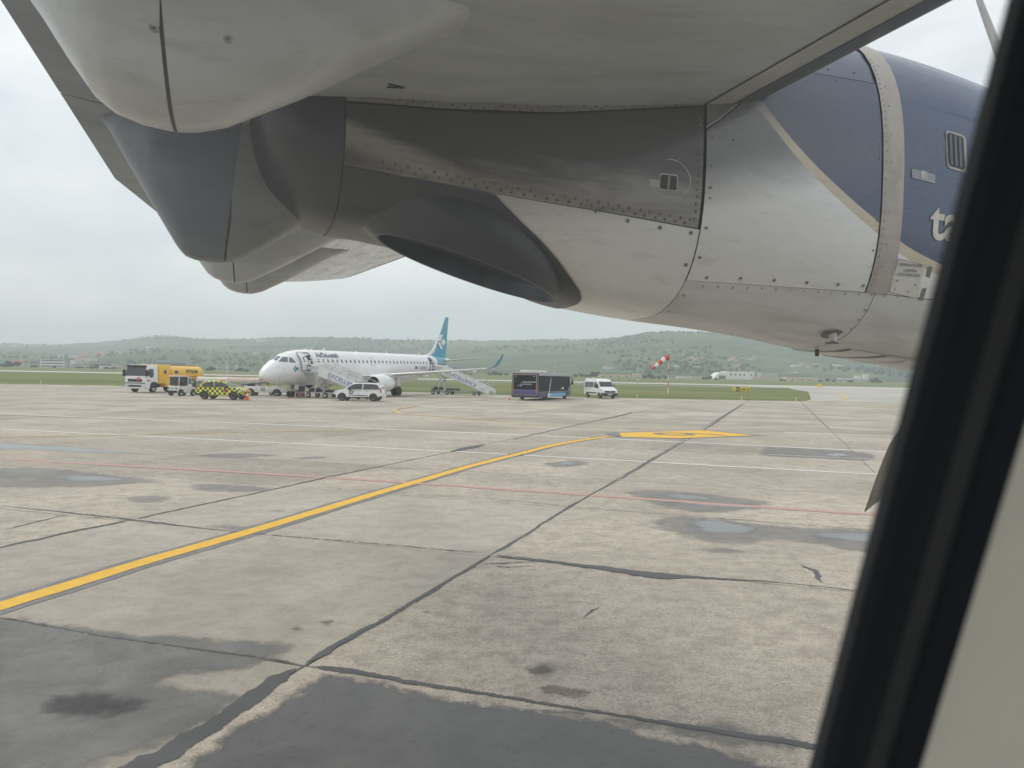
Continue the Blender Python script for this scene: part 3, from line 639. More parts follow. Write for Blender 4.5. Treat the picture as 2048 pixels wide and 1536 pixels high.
def soot_shade_white(name):
    """white cowl paint browned by exhaust, darkened by painted wing shade: streaks trail aft from the wing joint, yellowed round the exhaust"""
    m,nt,b=_new(name); tc=N(nt,'TexCoord'); O=tc.outputs['Object']; sx=N(nt,'SeparateXYZ'); nt.links.new(O,sx.inputs[0]); X,Z=sx.outputs[0],sx.outputs[2]
    n=noise(nt,scaled(nt,O,(1,3,3)),2.2,8,.65,.5); n2=noise(nt,scaled(nt,O,(3,14,14)),2.0,8,.7,.4); n3=noise(nt,O,26,5,.7)
    col=(.78,.785,.77)
    c=mixc(nt,math_(nt,'MULTIPLY',smooth(nt,n2,.5,.75),.35),col,(.36,.35,.31))
    # grime and painted wing shade: z above a line that climbs forwards
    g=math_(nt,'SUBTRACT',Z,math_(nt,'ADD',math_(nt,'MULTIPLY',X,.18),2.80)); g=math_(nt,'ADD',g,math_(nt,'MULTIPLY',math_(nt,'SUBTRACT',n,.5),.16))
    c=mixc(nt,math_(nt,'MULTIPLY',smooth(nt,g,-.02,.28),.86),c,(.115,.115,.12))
    # yellow heat tint near the exhaust
    d=math_(nt,'SUBTRACT',math_(nt,'ADD',math_(nt,'MULTIPLY',X,.75),Z),3.66); tint=math_(nt,'MULTIPLY',smooth(nt,d,.14,-.02),smooth(nt,Z,3.08,2.9))
    c=mixc(nt,math_(nt,'MULTIPLY',tint,.35),c,(.46,.42,.25))
    sp=smooth(nt,n3,.66,.74); c=mixc(nt,math_(nt,'MULTIPLY',sp,.3),c,(.75,.74,.70))
    nt.links.new(c,b.inputs['Base Color']); nt.links.new(math_(nt,'ADD',math_(nt,'MULTIPLY',n,.25),.13),b.inputs['Roughness'])
    b.inputs['Coat Weight'].default_value=.5; b.inputs['Coat Roughness'].default_value=.1
    bump(nt,b,noise(nt,O,1.8,3),.12,.02)
    return m
def livery(name,soot=True):
    """navy nose over white, parted by a cream stripe that sweeps up aft"""
    m,nt,b=_new(name); tc=N(nt,'TexCoord'); O=tc.outputs['Object']; sx=N(nt,'SeparateXYZ'); nt.links.new(O,sx.inputs[0]); X,Z=sx.outputs[0],sx.outputs[2]
    n=noise(nt,scaled(nt,O,(1,3,3)),2.2,8,.65,.5); n2=noise(nt,scaled(nt,O,(2,6,10)),2.6,8,.7,.5); n3=noise(nt,O,14,6,.75,.8)
    fc=N(nt,'FloatCurve'); cm=fc.mapping; c_=cm.curves[0]
    pts=[(1.6,3.72),(1.831,3.50),(1.99,3.359),(2.21,3.211),(2.366,3.124),(2.504,3.05),(2.731,2.976),(3.0,2.91),(3.6,2.80)]   # (station, z) mapped to 0..1
    for k,(px,pz) in enumerate(pts):
        u,v_=(px-1.6)/2.0,(pz-2.4)/1.4
        if k<2: c_.points[k].location=(u,v_)
        else: c_.points.new(u,v_)
    cm.update()
    nt.links.new(math_(nt,'DIVIDE',math_(nt,'SUBTRACT',X,1.6),2.0),fc.inputs['Value'])
    zc=math_(nt,'ADD',math_(nt,'MULTIPLY',fc.outputs[0],1.4),2.4)
    dz=math_(nt,'SUBTRACT',Z,zc)
    white=(.77,.775,.765)
    c=mixc(nt,math_(nt,'MULTIPLY',smooth(nt,n2,.48,.75),.35),white,(.40,.39,.35))
    c=mixc(nt,math_(nt,'MULTIPLY',smooth(nt,n3,.60,.72),.45),c,(.80,.79,.75))
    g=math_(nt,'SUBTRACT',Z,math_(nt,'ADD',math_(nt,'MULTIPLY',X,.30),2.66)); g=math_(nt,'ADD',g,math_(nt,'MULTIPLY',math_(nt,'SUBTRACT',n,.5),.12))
    if soot: c=mixc(nt,math_(nt,'MULTIPLY',smooth(nt,g,-.06,.17),.90),c,(.085,.087,.09))  # dark gradient paints wing shade and reflection over the white, with some soot
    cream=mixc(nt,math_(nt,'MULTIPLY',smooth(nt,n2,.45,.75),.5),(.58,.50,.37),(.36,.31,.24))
    if soot: cream=mixc(nt,smooth(nt,g,.1,.36),cream,(.19,.18,.165))  # same painted shade carried over the cream stripe
    c=mixc(nt,smooth(nt,dz,-.024,-.021),c,cream)
    navy=mixc(nt,math_(nt,'MULTIPLY',smooth(nt,n,.35,.7),.5),(.022,.054,.135),(.04,.075,.15))
    up=smooth(nt,Z,3.15,3.42)
    navy=mixc(nt,math_(nt,'MULTIPLY',math_(nt,'MULTIPLY',smooth(nt,X,2.75,2.1),up),.6),navy,(.09,.095,.115))
    c=mixc(nt,smooth(nt,dz,.021,.024),c,navy)
    nt.links.new(c,b.inputs['Base Color']); nt.links.new(math_(nt,'ADD',math_(nt,'MULTIPLY',n,.25),.16),b.inputs['Roughness'])
    b.inputs['Coat Weight'].default_value=.55; b.inputs['Coat Roughness'].default_value=.08; bump(nt,b,noise(nt,O,1.8,3),.10,.02)
    return m
def hot_mat():
    '''bare heat-browned metal under a plume-shaped layer of soot, streaked aft'''
    m,nt,b=_new('sooted hot-section panel'); tc=N(nt,'TexCoord'); O=tc.outputs['Object']; sx=N(nt,'SeparateXYZ'); nt.links.new(O,sx.inputs[0]); X,Z=sx.outputs[0],sx.outputs[2]
    n=noise(nt,scaled(nt,O,(1,3,4)),2.4,8,.66,.5); n2=noise(nt,scaled(nt,O,(1.2,18,22)),2.6,8,.7,.3); n3=noise(nt,O,30,5,.7)
    c=mixc(nt,smooth(nt,n,.35,.7),(.32,.31,.295),(.20,.192,.18)); c=mixc(nt,math_(nt,'MULTIPLY',smooth(nt,n2,.48,.72),.6),c,(.11,.10,.09))
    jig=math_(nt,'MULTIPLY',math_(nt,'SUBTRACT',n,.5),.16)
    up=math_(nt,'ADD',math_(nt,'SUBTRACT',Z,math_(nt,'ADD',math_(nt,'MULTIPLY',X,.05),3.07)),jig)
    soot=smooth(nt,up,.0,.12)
    # the scrubbed streak that runs down and forwards from the tail joint
    st=math_(nt,'ABSOLUTE',math_(nt,'ADD',math_(nt,'SUBTRACT',Z,math_(nt,'SUBTRACT',3.315,math_(nt,'MULTIPLY',X,.26))),math_(nt,'MULTIPLY',jig,.5)))
    streak=math_(nt,'MULTIPLY',smooth(nt,st,.055,.01),smooth(nt,X,1.0,.45))
    soot=math_(nt,'MULTIPLY',soot,math_(nt,'SUBTRACT',1,math_(nt,'MULTIPLY',streak,.8)))
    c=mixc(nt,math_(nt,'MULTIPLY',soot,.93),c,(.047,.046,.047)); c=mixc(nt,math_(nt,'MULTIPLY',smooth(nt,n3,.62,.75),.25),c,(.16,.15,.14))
    nt.links.new(c,b.inputs['Base Color']); nt.links.new(math_(nt,'ADD',math_(nt,'MULTIPLY',n,.3),.2),b.inputs['Roughness']); b.inputs['Coat Weight'].default_value=.25; bump(nt,b,noise(nt,O,1.5,3),.12,.02)
    return m
m_soot_shade=soot_shade_white('sooted cowl white with painted shade'); m_liv=livery('navy and white cowl livery'); m_liv2=livery('navy and white nose livery',False)
m_belly=dirty_paint('belly cowl paint',(.665,.675,.67),(.40,.395,.38),.5,.30,(.7,3,3))
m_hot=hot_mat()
m_flange=dirty_paint('riveted flange',(.26,.245,.22),(.11,.105,.095),.6,.4,(.5,4,4),coat=0)
m_band=dirty_paint('bare metal cowl band',(.43,.39,.345),(.24,.22,.20),.45,.36,(6,1.5,1.5))
zth=lambda pts:(lambda a:nac_th(a,float(np.interp(a,[p[0] for p in pts],[p[1] for p in pts]))))
Z_TOP=zth([(.3,3.50),(1.0,3.56),(1.56,3.64)])
Z_STR=zth([(.30,3.336),(.62,3.345),(.97,3.379),(1.56,3.486)])
Z_DRK=zth([(.30,3.155),(.45,3.14),(.64,3.124),(.72,3.115),(.98,3.092),(1.27,3.071),(1.57,3.049)])
Z_BOT=zth([(1.5,2.874),(2.09,2.872),(2.43,2.869),(2.73,2.857),(3.8,2.83)])
nac_patch('flange',.30,1.565,Z_TOP,Z_STR,m_flange,nac,.006)
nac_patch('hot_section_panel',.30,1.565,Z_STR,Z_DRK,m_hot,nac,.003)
nac_patch('lower_cowl',.45,1.575,Z_DRK,lambda a:R(269),m_soot_shade,nac,.0,na=20,ntt=30)
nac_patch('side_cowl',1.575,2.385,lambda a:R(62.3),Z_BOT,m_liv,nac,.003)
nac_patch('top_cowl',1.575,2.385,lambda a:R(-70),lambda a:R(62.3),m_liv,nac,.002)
nac_patch('belly_cowl',1.575,2.44,Z_BOT,lambda a:R(269),m_belly,nac,.0,ntt=26)
nac_patch('cowl_band',2.385,2.495,lambda a:R(-70),Z_BOT,m_band,nac,.008,na=4,ntt=26)
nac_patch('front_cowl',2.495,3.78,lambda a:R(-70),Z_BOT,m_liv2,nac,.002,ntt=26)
nac_patch('front_belly_cowl',2.44,3.78,Z_BOT,lambda a:R(269),m_belly,nac,.0,ntt=26)
def nac_line(name,pts,wd,m,off=.005,closed=False,parent=nac):
    """thin line on the skin through (station, girth deg) points"""
    P=[]
    for k in range(len(pts)-1):
        for t in range(8):
            u=t/8; P.append((pts[k][0]+(pts[k+1][0]-pts[k][0])*u,pts[k][1]+(pts[k+1][1]-pts[k][1])*u))
    P.append(pts[-1]); C=[Vector(nac_pt(a,R(t),off)) for a,t in P]; Nn=[(Vector(nac_pt(a,R(t),off+.05))-c).normalized() for (a,t),c in zip(P,C)]
    L_,R_=[],[]
    for k,c in enumerate(C):
        d=(C[min(k+1,len(C)-1)]-C[max(k-1,0)]).normalized(); s=d.cross(Nn[k]).normalized()*wd/2; L_.append(c+s); R_.append(c-s)
    n=len(C); mb=MB(); mb.add(L_+R_,[[i,i+1,n+i+1,n+i] for i in range(n-1)]); return mb.build(name,m,parent)
nac_line('diagonal_joint',[(1.578,86.5),(1.633,84.0),(1.70,79.8),(1.75,76.2)],.005,m_seam)
nac_line('diagonal_joint_edge',[(1.572,86.2),(1.628,83.6),(1.696,79.4),(1.746,75.8)],.004,m_ring,.0045)
def dome(mb,a,th,r,h,off,ring=0):
    c=Vector(nac_pt(a,R(th),off)); n=(Vector(nac_pt(a,R(th),off+.05))-c).normalized(); t=Vector((1,0,0)); t=(t-n*t.dot(n)).normalized(); s=n.cross(t)
    seg=8; rg=[]
    for rr_,hh in ((r,0),(r*.86,h*.65),(r*.5,h)):
        rg.append([c+(t*math.cos(2*math.pi*k/seg)+s*math.sin(2*math.pi*k/seg))*rr_+n*hh for k in range(seg)])
    mb.loft(rg,True,False,True)
def rivets(name,pts,r,h,off,m): 
    mb=MB()
    for a,t in pts: dome(mb,a,t,r,h,off)
    return mb.build(name,m,nac,kind='stuff')
D=math.degrees; rv=random.Random(5)
zs=lambda a:float(np.interp(a,[.30,.62,.97,1.56],[3.336,3.345,3.379,3.486])); zd=lambda a:float(np.interp(a,[.30,.45,.64,.72,.98,1.27,1.57],[3.155,3.14,3.124,3.115,3.092,3.071,3.049]))
rivets('flange_rivets',[(.42+.021*k+rv.uniform(-.003,.003),D(nac_th(.42+.021*k,zs(.42+.021*k)+(.008 if k%2 else .017)))) for k in range(53)],.0058,.003,.006,m_rivet)
rivets('seam_rivets',[(.42+.0205*k+rv.uniform(-.003,.003),D(nac_th(.42+.0205*k,zd(.42+.0205*k)+(.012 if k%2 else .027)))) for k in range(55)],.0056,.0045,.003,m_rivet)
rivets('joint_rivets',[(1.545+rv.uniform(-.002,.002),D(nac_th(1.545,3.44-.0255*k))) for k in range(15)],.0052,.0035,.003,m_rivet)
rivets('band_rivets',[(2.40,48+2.35*k) for k in range(33)]+[(2.425,52+9*k+rv.uniform(-2,2)) for k in range(8)],.0032,.0015,.008,m_rivet)
rivets('edge_rivets',[(1.60,t) for t in (80,84,88.3,92.5,101)]+[(1.69,88.3),(1.715,82.5),(2.16,58.5),(2.29,58.0),(2.18,64.2),(2.37,84.5),(2.37,87.5),(2.37,91.9),(2.37,100.0),(2.37,109.8),(1.60,146),(1.60,161),(2.425,136),(2.425,142),(2.425,149)],.0046,.0022,.003,m_rivet)
rivets('belly_rivets',[(1.66+.064*k,138.6-.75*k-.012*k*k) for k in range(17)],.0055,.002,.0,m_ring)
def fastener(a,t,r=.0085,off=.001):
    c=Vector(nac_pt(a,R(t),off)); n=(Vector(nac_pt(a,R(t),off+.05))-c).normalized(); tt=Vector((1,0,0)); tt=(tt-n*tt.dot(n)).normalized(); s=n.cross(tt)
    cir=lambda rr_,hh,sg=14:[c+(tt*math.cos(2*math.pi*k/sg)+s*math.sin(2*math.pi*k/sg))*rr_+n*hh for k in range(sg)]
    MB().loft([cir(r,.0),cir(r,.0012),cir(r*.86,.0016),cir(r*.80,.0006)],True,False,True).build('fastener',m_ring,nac)
    MB().loft([cir(r*.62,.0008,10),cir(r*.5,.0026,10)],True,False,True).build('fastener_screw',m_rivet,nac)
for a,t in [(.65,113.6),(.774,112.0),(.896,111.0),(1.023,110.8),(1.156,111.7),(1.281,112.8),(1.411,113.6),(1.54,114.1),(1.552,128.3)]: fastener(a,t)
for a,t in [(1.598,123.8),(1.598,111.4),(1.598,98)]: fastener(a,t,.007,.004)
for a,t in [(1.655,133.2),(1.80,131.2),(1.95,129.9),(2.10,128.3),(2.245,126.2),(2.365,124.4)]: fastener(a,t,.0075,.004)
# inspection hole inside a round patch
nac_line('round_patch_edge',[(1.43+.084*math.cos(R(q)),97.2+5.2*math.sin(R(q))) for q in range(-100,181,10)],.003,m_ring,.0042)
def nac_quad(name,a0,a1,t0,t1,m,off,r=.25,parent=nac):
    pts=rrect(1,1,r,5); P=[nac_pt((a0+a1)/2+(a1-a0)/2*x,R((t0+t1)/2+(t1-t0)/2*y),off) for x,y in pts]
    mb=MB(); mb.add(P,[list(range(len(P)))]); return mb.build(name,m,parent,flat=True)
nac_quad('chipped_paint',1.348,1.392,97.4,99.8,m_lestrip,.0040)
nac_quad('port_rim',1.387,1.461,95.5,100.2,m_ring,.0042); nac_quad('inspection_port',1.391,1.457,95.8,99.9,m_black,.0052); nac_quad('port_bar',1.419,1.429,96,99.8,m_flange,.0062,.1)
# front cowl: louvre, plate, latch placard, airline name
nac_quad('louvre_frame',2.726,2.842,74.6,85.9,m_band,.0045,.3); nac_quad('louvre_opening',2.733,2.826,75.3,85.3,m_black,.0056,.28)
for k in range(3): nac_quad('louvre_slat',2.744+.026*k,2.757+.026*k,75.8,84.9,mat('louvre slat',(.10,.13,.19),.4),.0072,.2)
nac_quad('name_plate',2.537,2.663,88.1,89.6,mat('tarnished plate',(.27,.28,.31),.4,metal=.5),.0045,.1); nac_quad('plate_centre',2.585,2.618,88.0,89.4,m_ring,.0058,.1)
m_plac=mat('placard white',(.62,.61,.57),.4,var=.08); m_pltx=mat('placard grey print',(.14,.14,.14),.6)
nac_quad('placard_edge',2.497,2.647,110.7,124.8,mat('placard border',(.34,.33,.31),.5),.0042,.08); nac_quad('latch_placard',2.500,2.644,111.0,124.5,m_plac,.0052,.08)
def on_nac(a0,t0,kz=1.0,off=.0065):
    z0=nac_pt(a0,R(t0))[2]
    def f(x,y):
        a=a0+x; return nac_pt(a,nac_th(a,z0+y),off)
    return f
for txt,t,x,w_ in (('ORDINEA DE INCHIDERE',113.1,2.512,.118),('A LACATELOR',114.9,2.54,.066),('LATCH CLOSING ORDER',117.0,2.512,.118)):
    lettering('placard_text',txt,.0105,m_pltx,nac,(0,0,0),(1,0,0),(0,0,1),mapf=on_nac(x,t),bold=.03,width=w_)
for a,t,dw,dh in ((2.515,119.2,.010,.5),(2.612,119.2,.010,.5),(2.52,122.8,.003,1.8),(2.592,122.8,.003,1.8)): nac_quad('placard_mark',a,a+dw,t-dh/2,t+dh/2,m_pltx,.0065,.05)
nac_quad('hinge_strap',2.663,2.687,110.8,125.2,mat('hinge strap',(.20,.20,.20),.4,metal=.4),.0045,.08)
m_cream=mat('cream lettering',(.62,.60,.52),.4,var=.15,scale=30)
lettering('airline_lettering','tarom',.150,m_cream,nac,(0,0,0),(1,0,0),(0,0,1),mapf=on_nac(2.648,101.6,off=.0055),bold=.03)
# drain mast, hook and belly louvres
mb=MB(); c=Vector(nac_pt(2.375,R(156.5),.001)); n=(Vector(nac_pt(2.375,R(156.5),.05))-c).normalized(); t=Vector((1,0,0)); s=n.cross(t)
mb.loft([[c+t*.055*math.cos(2*math.pi*k/20)+s*.034*math.sin(2*math.pi*k/20)+n*h for k in range(20)] for h in (0,.003)],True,False,True); mb.build('mast_base',mat('mast base grey',(.15,.145,.14),.5),nac)
mb=MB(); mb.tube([c,c+Vector((.004,-.006,-.016)),c+Vector((-.002,-.012,-.036))],[.020,.016,.013],10); mb.build('drain_mast',mat('drain mast paint',(.60,.59,.56),.35),nac)
mb=MB(); e=c+Vector((-.002,-.012,-.036)); mb.loft([[e+Vector((.034*math.cos(2*math.pi*k/16)-.008,.016*math.sin(2*math.pi*k/16),z)) for k in range(16)] for z in (0,-.006)]); mb.build('mast_foot',mat('mast foot',(.07,.07,.07),.5),nac)
c=Vector(nac_pt(2.49,R(179))); MB().box(c.x-.006,c.x+.006,c.y-.008,c.y+.008,c.z-.03,c.z+.002,.002).build('drain_hook',m_black,nac)
for pts,wd in (([(2.50,192),(2.53,184),(2.555,177),(2.56,168)],.020),([(2.69,193),(2.71,184),(2.736,174),(2.758,167.6)],.022),([(2.86,192),(2.875,182),(2.882,168)],.010)):
    nac_line('belly_louvre',pts,wd,m_black,.003)
for pts in ([(2.56,168),(2.62,166.5),(2.70,166),(2.80,164.3),(3.0,161)],[(2.758,167.6),(2.84,166),(3.0,164)]): nac_line('belly_joint',pts,.004,m_seam,.003)
# fairing screws and underside mark
for a,y,z in ((-.21,1.66,3.22),(-.19,1.66,3.13),(-.06,1.655,3.13),(-.02,1.64,3.24),(-.30,1.66,3.24)): pass

# ---- exhaust stub: scarfed pipe under the hot section, mouth facing down
def exhaust():
    def ring(ca,cy,cz,ra,ry,tilt,roll=.03,n=40):
        out=[]
        for k in range(n):
            c,q=math.cos(2*math.pi*k/n),math.sin(2*math.pi*k/n); out.append((ca+ra*c*math.cos(tilt),cy+ry*q,cz-ra*c*math.sin(tilt)-roll*q*ry/.2))
        return out
    T=math.atan(.29)
    rings=[ring(.70,2.87,3.17,.50,.37,T*1.05,0),ring(.725,2.85,3.07,.49,.385,T*1.05,.005),ring(.75,2.805,2.985,.455,.352,T,.008),ring(.768,2.735,2.925,.402,.255,T,.01),ring(.775,2.692,2.895,.365,.188,T,.010),ring(.777,2.678,2.882,.352,.168,T,.010)]
    rings2=[rings[-1],ring(.777,2.678,2.8835,.341,.158,T,.010),ring(.777,2.68,2.93,.335,.152,T,.010),ring(.78,2.70,3.06,.31,.14,T,.01)]
    MB().loft(rings,True,False,False).build('exhaust_stub',m_hoodm,nac,angle=70)
    MB().loft(rings2,True,False,True).build('exhaust_mouth',m_exin,nac,angle=70)
exhaust()
nac_patch('sooted_tail_skin',.022,.30,lambda a:R(30),lambda a:R(270),m_hoodm,nac,.004,ntt=30)
nac_patch('sooted_keel_skin',.30,.47,Z_DRK,lambda a:R(269),m_hoodm,nac,.004,ntt=30)
# sooted hood skin round the pipe, its front edge a long curve
def hood():
    HB=[(.45,113),(.66,110.4),(.70,111.5),(.76,117),(.819,123.5),(.90,130),(.983,135.8),(1.07,143),(1.14,150.5),(1.20,158),(1.235,165),(1.253,173),(1.262,184)]
    rows=[]
    for i in range(41):
        a=.46+(1.262-.46)*(1-(1-i/40)**1.7)
        lo=max(Z_DRK(a)+R(.3),R(float(np.interp(a,[p[0] for p in HB],[p[1] for p in HB])))); row=[]
        for k in range(19): row.append(nac_pt(a,lo+(R(200)-lo)*k/18,.0045))
        rows.append(row)
    MB().loft(rows,False,False,False).build('exhaust_hood',m_hoodm,nac,angle=60)
hood()
# ---- propeller
m_blade=mat('propeller blade',(.27,.26,.235),.4,var=.25); m_tipb=mat('blade erosion strip',(.33,.31,.27),.4,metal=.5)
hub=MB().lathe([(3.70,.34),(3.84,.37),(4.10,.38),(4.35,.36),(4.6,.28),(4.8,.16),(4.9,.05),(4.91,.001)],28,(0,2.90,3.25),'x').build('propeller_spinner',mat('spinner paint',(.5,.49,.46),.35),atr)
def blade_rings(r0,r1,n,w0):
    rings=[]
    for k in range(n+1):
        t=k/n; r=r0+(r1-r0)*t; f=r/r1
        ch=.10+.22*math.sin(min(1,max(0,(f-.1)/.55))*math.pi/2) if f<.7 else .32*max(.02,(1-((f-.7)/.302)**1.15))
        pit=R(68-4*f); th=.06*(1-f)+.012; ring=[]
        for j in range(14):
            p=2*math.pi*j/14; u=math.cos(p)*ch/2; v=math.sin(p)*th/2*(1+.3*math.cos(p))
            # chord lies between axis (x) and tangential (y)
            ring.append((u*math.sin(pit)+v*math.cos(pit),u*math.cos(pit)-v*math.sin(pit),r))
        rings.append(ring)
    return rings
bmesh_=MB().loft(blade_rings(.30,2.16,22,.3)).mesh('propeller_blade',False,60); bmesh_.materials.append(m_blade)
for k in range(6):
    o=bpy.data.objects.new('propeller_blade',bmesh_); COL.objects.link(o); o.parent=hub
    o.location=(4.2,2.90,3.25); o.rotation_euler=(R(90+55+14.9-60*k),0,0)
# ---- fuselage side and the window we look through
m_fus=dirty_paint('white fuselage paint',(.70,.69,.66),(.45,.44,.41),.3,.3)
m_trim=mat('grey-green sidewall trim',(.45,.44,.375),.7,var=.05,scale=9,bmp=.06,bscale=300)
m_seal=mat('black window seal',(.007,.009,.012),.8,var=.2,spec=.15); m_seal2=mat('worn seal rib',(.020,.022,.022),.75,var=.3,spec=.2)
LEAN=R(15.9); WY=.145
def wall(a,h,d):   # along, up the wall, depth inwards
    return (a,WY-math.sin(LEAN)*h-math.cos(LEAN)*d,2.5+math.cos(LEAN)*h-math.sin(LEAN)*d)
WCX=.0290
def wring(off,d): return [wall(WCX+x,y,d) for x,y in rrect(.130+off,.195+off,.06+off)]
fus=thing_part('fuselage_side',atr)
FR,FYC,FZC=1.43,-1.17,2.07
def fus_ring(a,t0,t1,n,rad=FR): return [(a,FYC+rad*math.cos(t0+(t1-t0)*k/n),FZC+rad*math.sin(t0+(t1-t0)*k/n)) for k in range(n+1)]
for (a0,a1,t0,t1,nm) in ((-7,5.5,R(-90),R(5),'lower_skin'),(-7,5.5,R(30),R(88),'upper_skin'),(-7,-.36,R(5),R(30),'side_skin'),(.42,5.5,R(5),R(30),'side_skin')):
    rr_=[fus_ring(a0+(a1-a0)*k/12,t0,t1,16) for k in range(13)]
    MB().loft(rr_,False,False,False).build(nm,m_fus,fus)
# outer skin round the window, seal, inner trim
def big(d,hw=.39,hh=.32): return [wall(.03+max(-hw,min(hw,x*9)),max(-hh,min(hh,y*9)),d) for x,y in [(p[0],p[1]) for p in rrect(.13,.195,.06)]]
MB().loft([wring(0,-.004),wring(.02,-.004),big(-.004)],True,False,False).build('window_skin',m_fus,fus,flat=True)
win=thing_part('cabin_window',atr)
SEAL=[(0,-.004),(.0002,.004),(.0022,.0062),(.0030,.0085),(.0036,.0110)]
MB().loft([wring(o_,d) for o_,d in SEAL],True,False,False).build('window_seal',m_seal,win)
MB().loft([wring(o_,d) for o_,d in [(.0036,.0110),(.0044,.0118),(.0058,.0128),(.0066,.0140)]],True,False,False).build('seal_rib',m_seal2,win)
MB().loft([wring(o_,d) for o_,d in [(.0066,.0140),(.0082,.0150),(.0088,.0185),(.0110,.0205)]],True,False,False).build('window_reveal',m_seal,win)
MB().loft([wring(o_,d) for o_,d in [(.0110,.0205),(.0125,.0215),(.016,.022),(.05,.022)]]+[big(.022)],True,False,False).build('sidewall_trim',m_trim,win,angle=30)
def pane_mat():
    m=bpy.data.materials.new('window pane acrylic'); m.use_nodes=True; nt=m.node_tree; nt.nodes.clear(); MATS['pane']=m
    o=N(nt,'OutputMaterial'); t=N(nt,'BsdfTransparent'); t.inputs[0].default_value=(.965,.975,.97,1)
    d=N(nt,'BsdfDiffuse'); d.inputs[0].default_value=(.8,.82,.82,1)
    mx=N(nt,'MixShader'); tc=N(nt,'TexCoord'); nn=noise(nt,tc.outputs['Object'],9,5,.6)
    f=math_(nt,'ADD',math_(nt,'MULTIPLY',nn,.04),.045); nt.links.new(f,mx.inputs[0]); nt.links.new(t.outputs[0],mx.inputs[1]); nt.links.new(d.outputs[0],mx.inputs[2])
    nt.links.new(mx.outputs[0],o.inputs[0]); return m
mb=MB(); q=wring(-.0005,.0); mb.add(q,[list(range(len(q)))]); mb.build('window_pane',pane_mat(),win,flat=True)
# ================================================================== airfield, hills and what stands there
RIDGE=[(-700,690),(-300,683),(0,690),(110,692),(200,688),(245,683),(270,680),(310,676),(345,677),(400,681),(430,682),(470,682),(560,678),(620,677),(700,680),(800,684),(900,684.5),(1000,683.5),(1100,682),(1200,681),(1245,677),(1290,671),(1335,669),(1400,669),(1480,676),(1600,690),(1750,700),(1900,708),(2100,715),(2600,725)]
def hor(u): return 733+.0195*u
def ridge_at(q):      # q = x/y
    u=1024+1538*q; v=float(np.interp(u,[p[0] for p in RIDGE],[p[1] for p in RIDGE]))
    D=float(np.interp(u,[0,600,1150,1300,1500,2000],[4200,3900,3300,2500,2300,2300]))
    return D,(hor(u)-v)/1538*D+2.5
def _vn(x,y,s):
    def h(i,j):
        n=math.sin(i*127.1+j*311.7+s*74.7)*43758.5453; return n-math.floor(n)
    i,j=math.floor(x),math.floor(y); fx,fy=x-i,y-j; fx=fx*fx*(3-2*fx); fy=fy*fy*(3-2*fy)
    return (h(i,j)*(1-fx)+h(i+1,j)*fx)*(1-fy)+(h(i,j+1)*(1-fx)+h(i+1,j+1)*fx)*fy
def fbm(x,y,s,o=4):
    t=0;a=.5
    for k in range(o): t+=a*_vn(x,y,s+k); x*=2.03;y*=2.03;a*=.5
    return t
def terrain(q,D):
    Dr,Hr=ridge_at(q)
    if D<520: return -.04
    base=5.0*min(1,(D-520)/380)+ -.04
    if q<-.3: base*=.65
    if D<950: return base
    t=min(1.6,(D-950)/(Dr-950))
    if t<=1:
        s=t*t*(3-2*t); s=.45*t+.55*s
        x,y=q*D,D
        und=(fbm(x/420,y/420,3)-.5)*.42*Hr*math.sin(math.pi*min(1,t))*(.4+.6*t)
        return base+(Hr-base)*s+und
    return Hr-(t-1)*Hr*.9
m_hill,nt,b=_new('hillside woods and meadows'); P=N(nt,'NewGeometry').outputs['Position']; b.inputs['Roughness'].default_value=.95; b.inputs['Specular IOR Level'].default_value=.1
n1=noise(nt,scaled(nt,P,(1,.55,1)),.0042,7,.62,.8); n2=noise(nt,P,.02,6,.65,.5); n3=noise(nt,scaled(nt,P,(.3,1,1.5)),.012,5,.6,.4)
c=mixc(nt,smooth(nt,n1,.40,.58),(.050,.078,.040),(.100,.140,.062)); c=mixc(nt,math_(nt,'MULTIPLY',smooth(nt,n2,.45,.64),.75),c,(.036,.058,.034))
c=mixc(nt,math_(nt,'MULTIPLY',smooth(nt,n3,.58,.72),.55),c,(.15,.165,.075)); nt.links.new(c,b.inputs['Base Color'])
m_grass,nt,b=_new('airfield grass'); P=N(nt,'NewGeometry').outputs['Position']; b.inputs['Roughness'].default_value=.95; b.inputs['Specular IOR Level'].default_value=.15
n1=noise(nt,scaled(nt,P,(.25,1,1)),.05,6,.6,.4); n2=noise(nt,P,.5,7,.7); n3=noise(nt,P,5,4,.7)
c=mixc(nt,smooth(nt,n1,.36,.66),(.105,.135,.045),(.20,.205,.075)); c=mixc(nt,math_(nt,'MULTIPLY',smooth(nt,n2,.42,.7),.5),c,(.075,.105,.04)); c=mixc(nt,math_(nt,'MULTIPLY',smooth(nt,n3,.5,.75),.35),c,(.21,.21,.10)); nt.links.new(c,b.inputs['Base Color'])
qs=np.linspace(-1.3,1.3,520)
def ring_rows(Ds): return [[(q*D,D,terrain(q,D)) for q in qs] for D in Ds]
hb=MB(); Ds=[950+ (k/70)**1.25*4300 for k in range(71)]
rows=[]
for D in Ds:
    row=[]
    for q in qs:
        z=terrain(q,D); x=q*D
        if z>14: z+=(_vn(x/16,D/26,9)-.3)*7*min(1,(z-14)/30)
        row.append((x,D,z))
    rows.append(row)
hb.loft(rows,False,False,False); struct(hb.build('hills',m_hill,flat=False,angle=180))
gb=MB(); rows=ring_rows([60,140,260,400,520,640,780,950]); rows.insert(0,[(q*60*3,-80,-.045) for q in qs]); gb.loft(rows,False,False,False); struct(gb.build('ground',m_grass,angle=180))
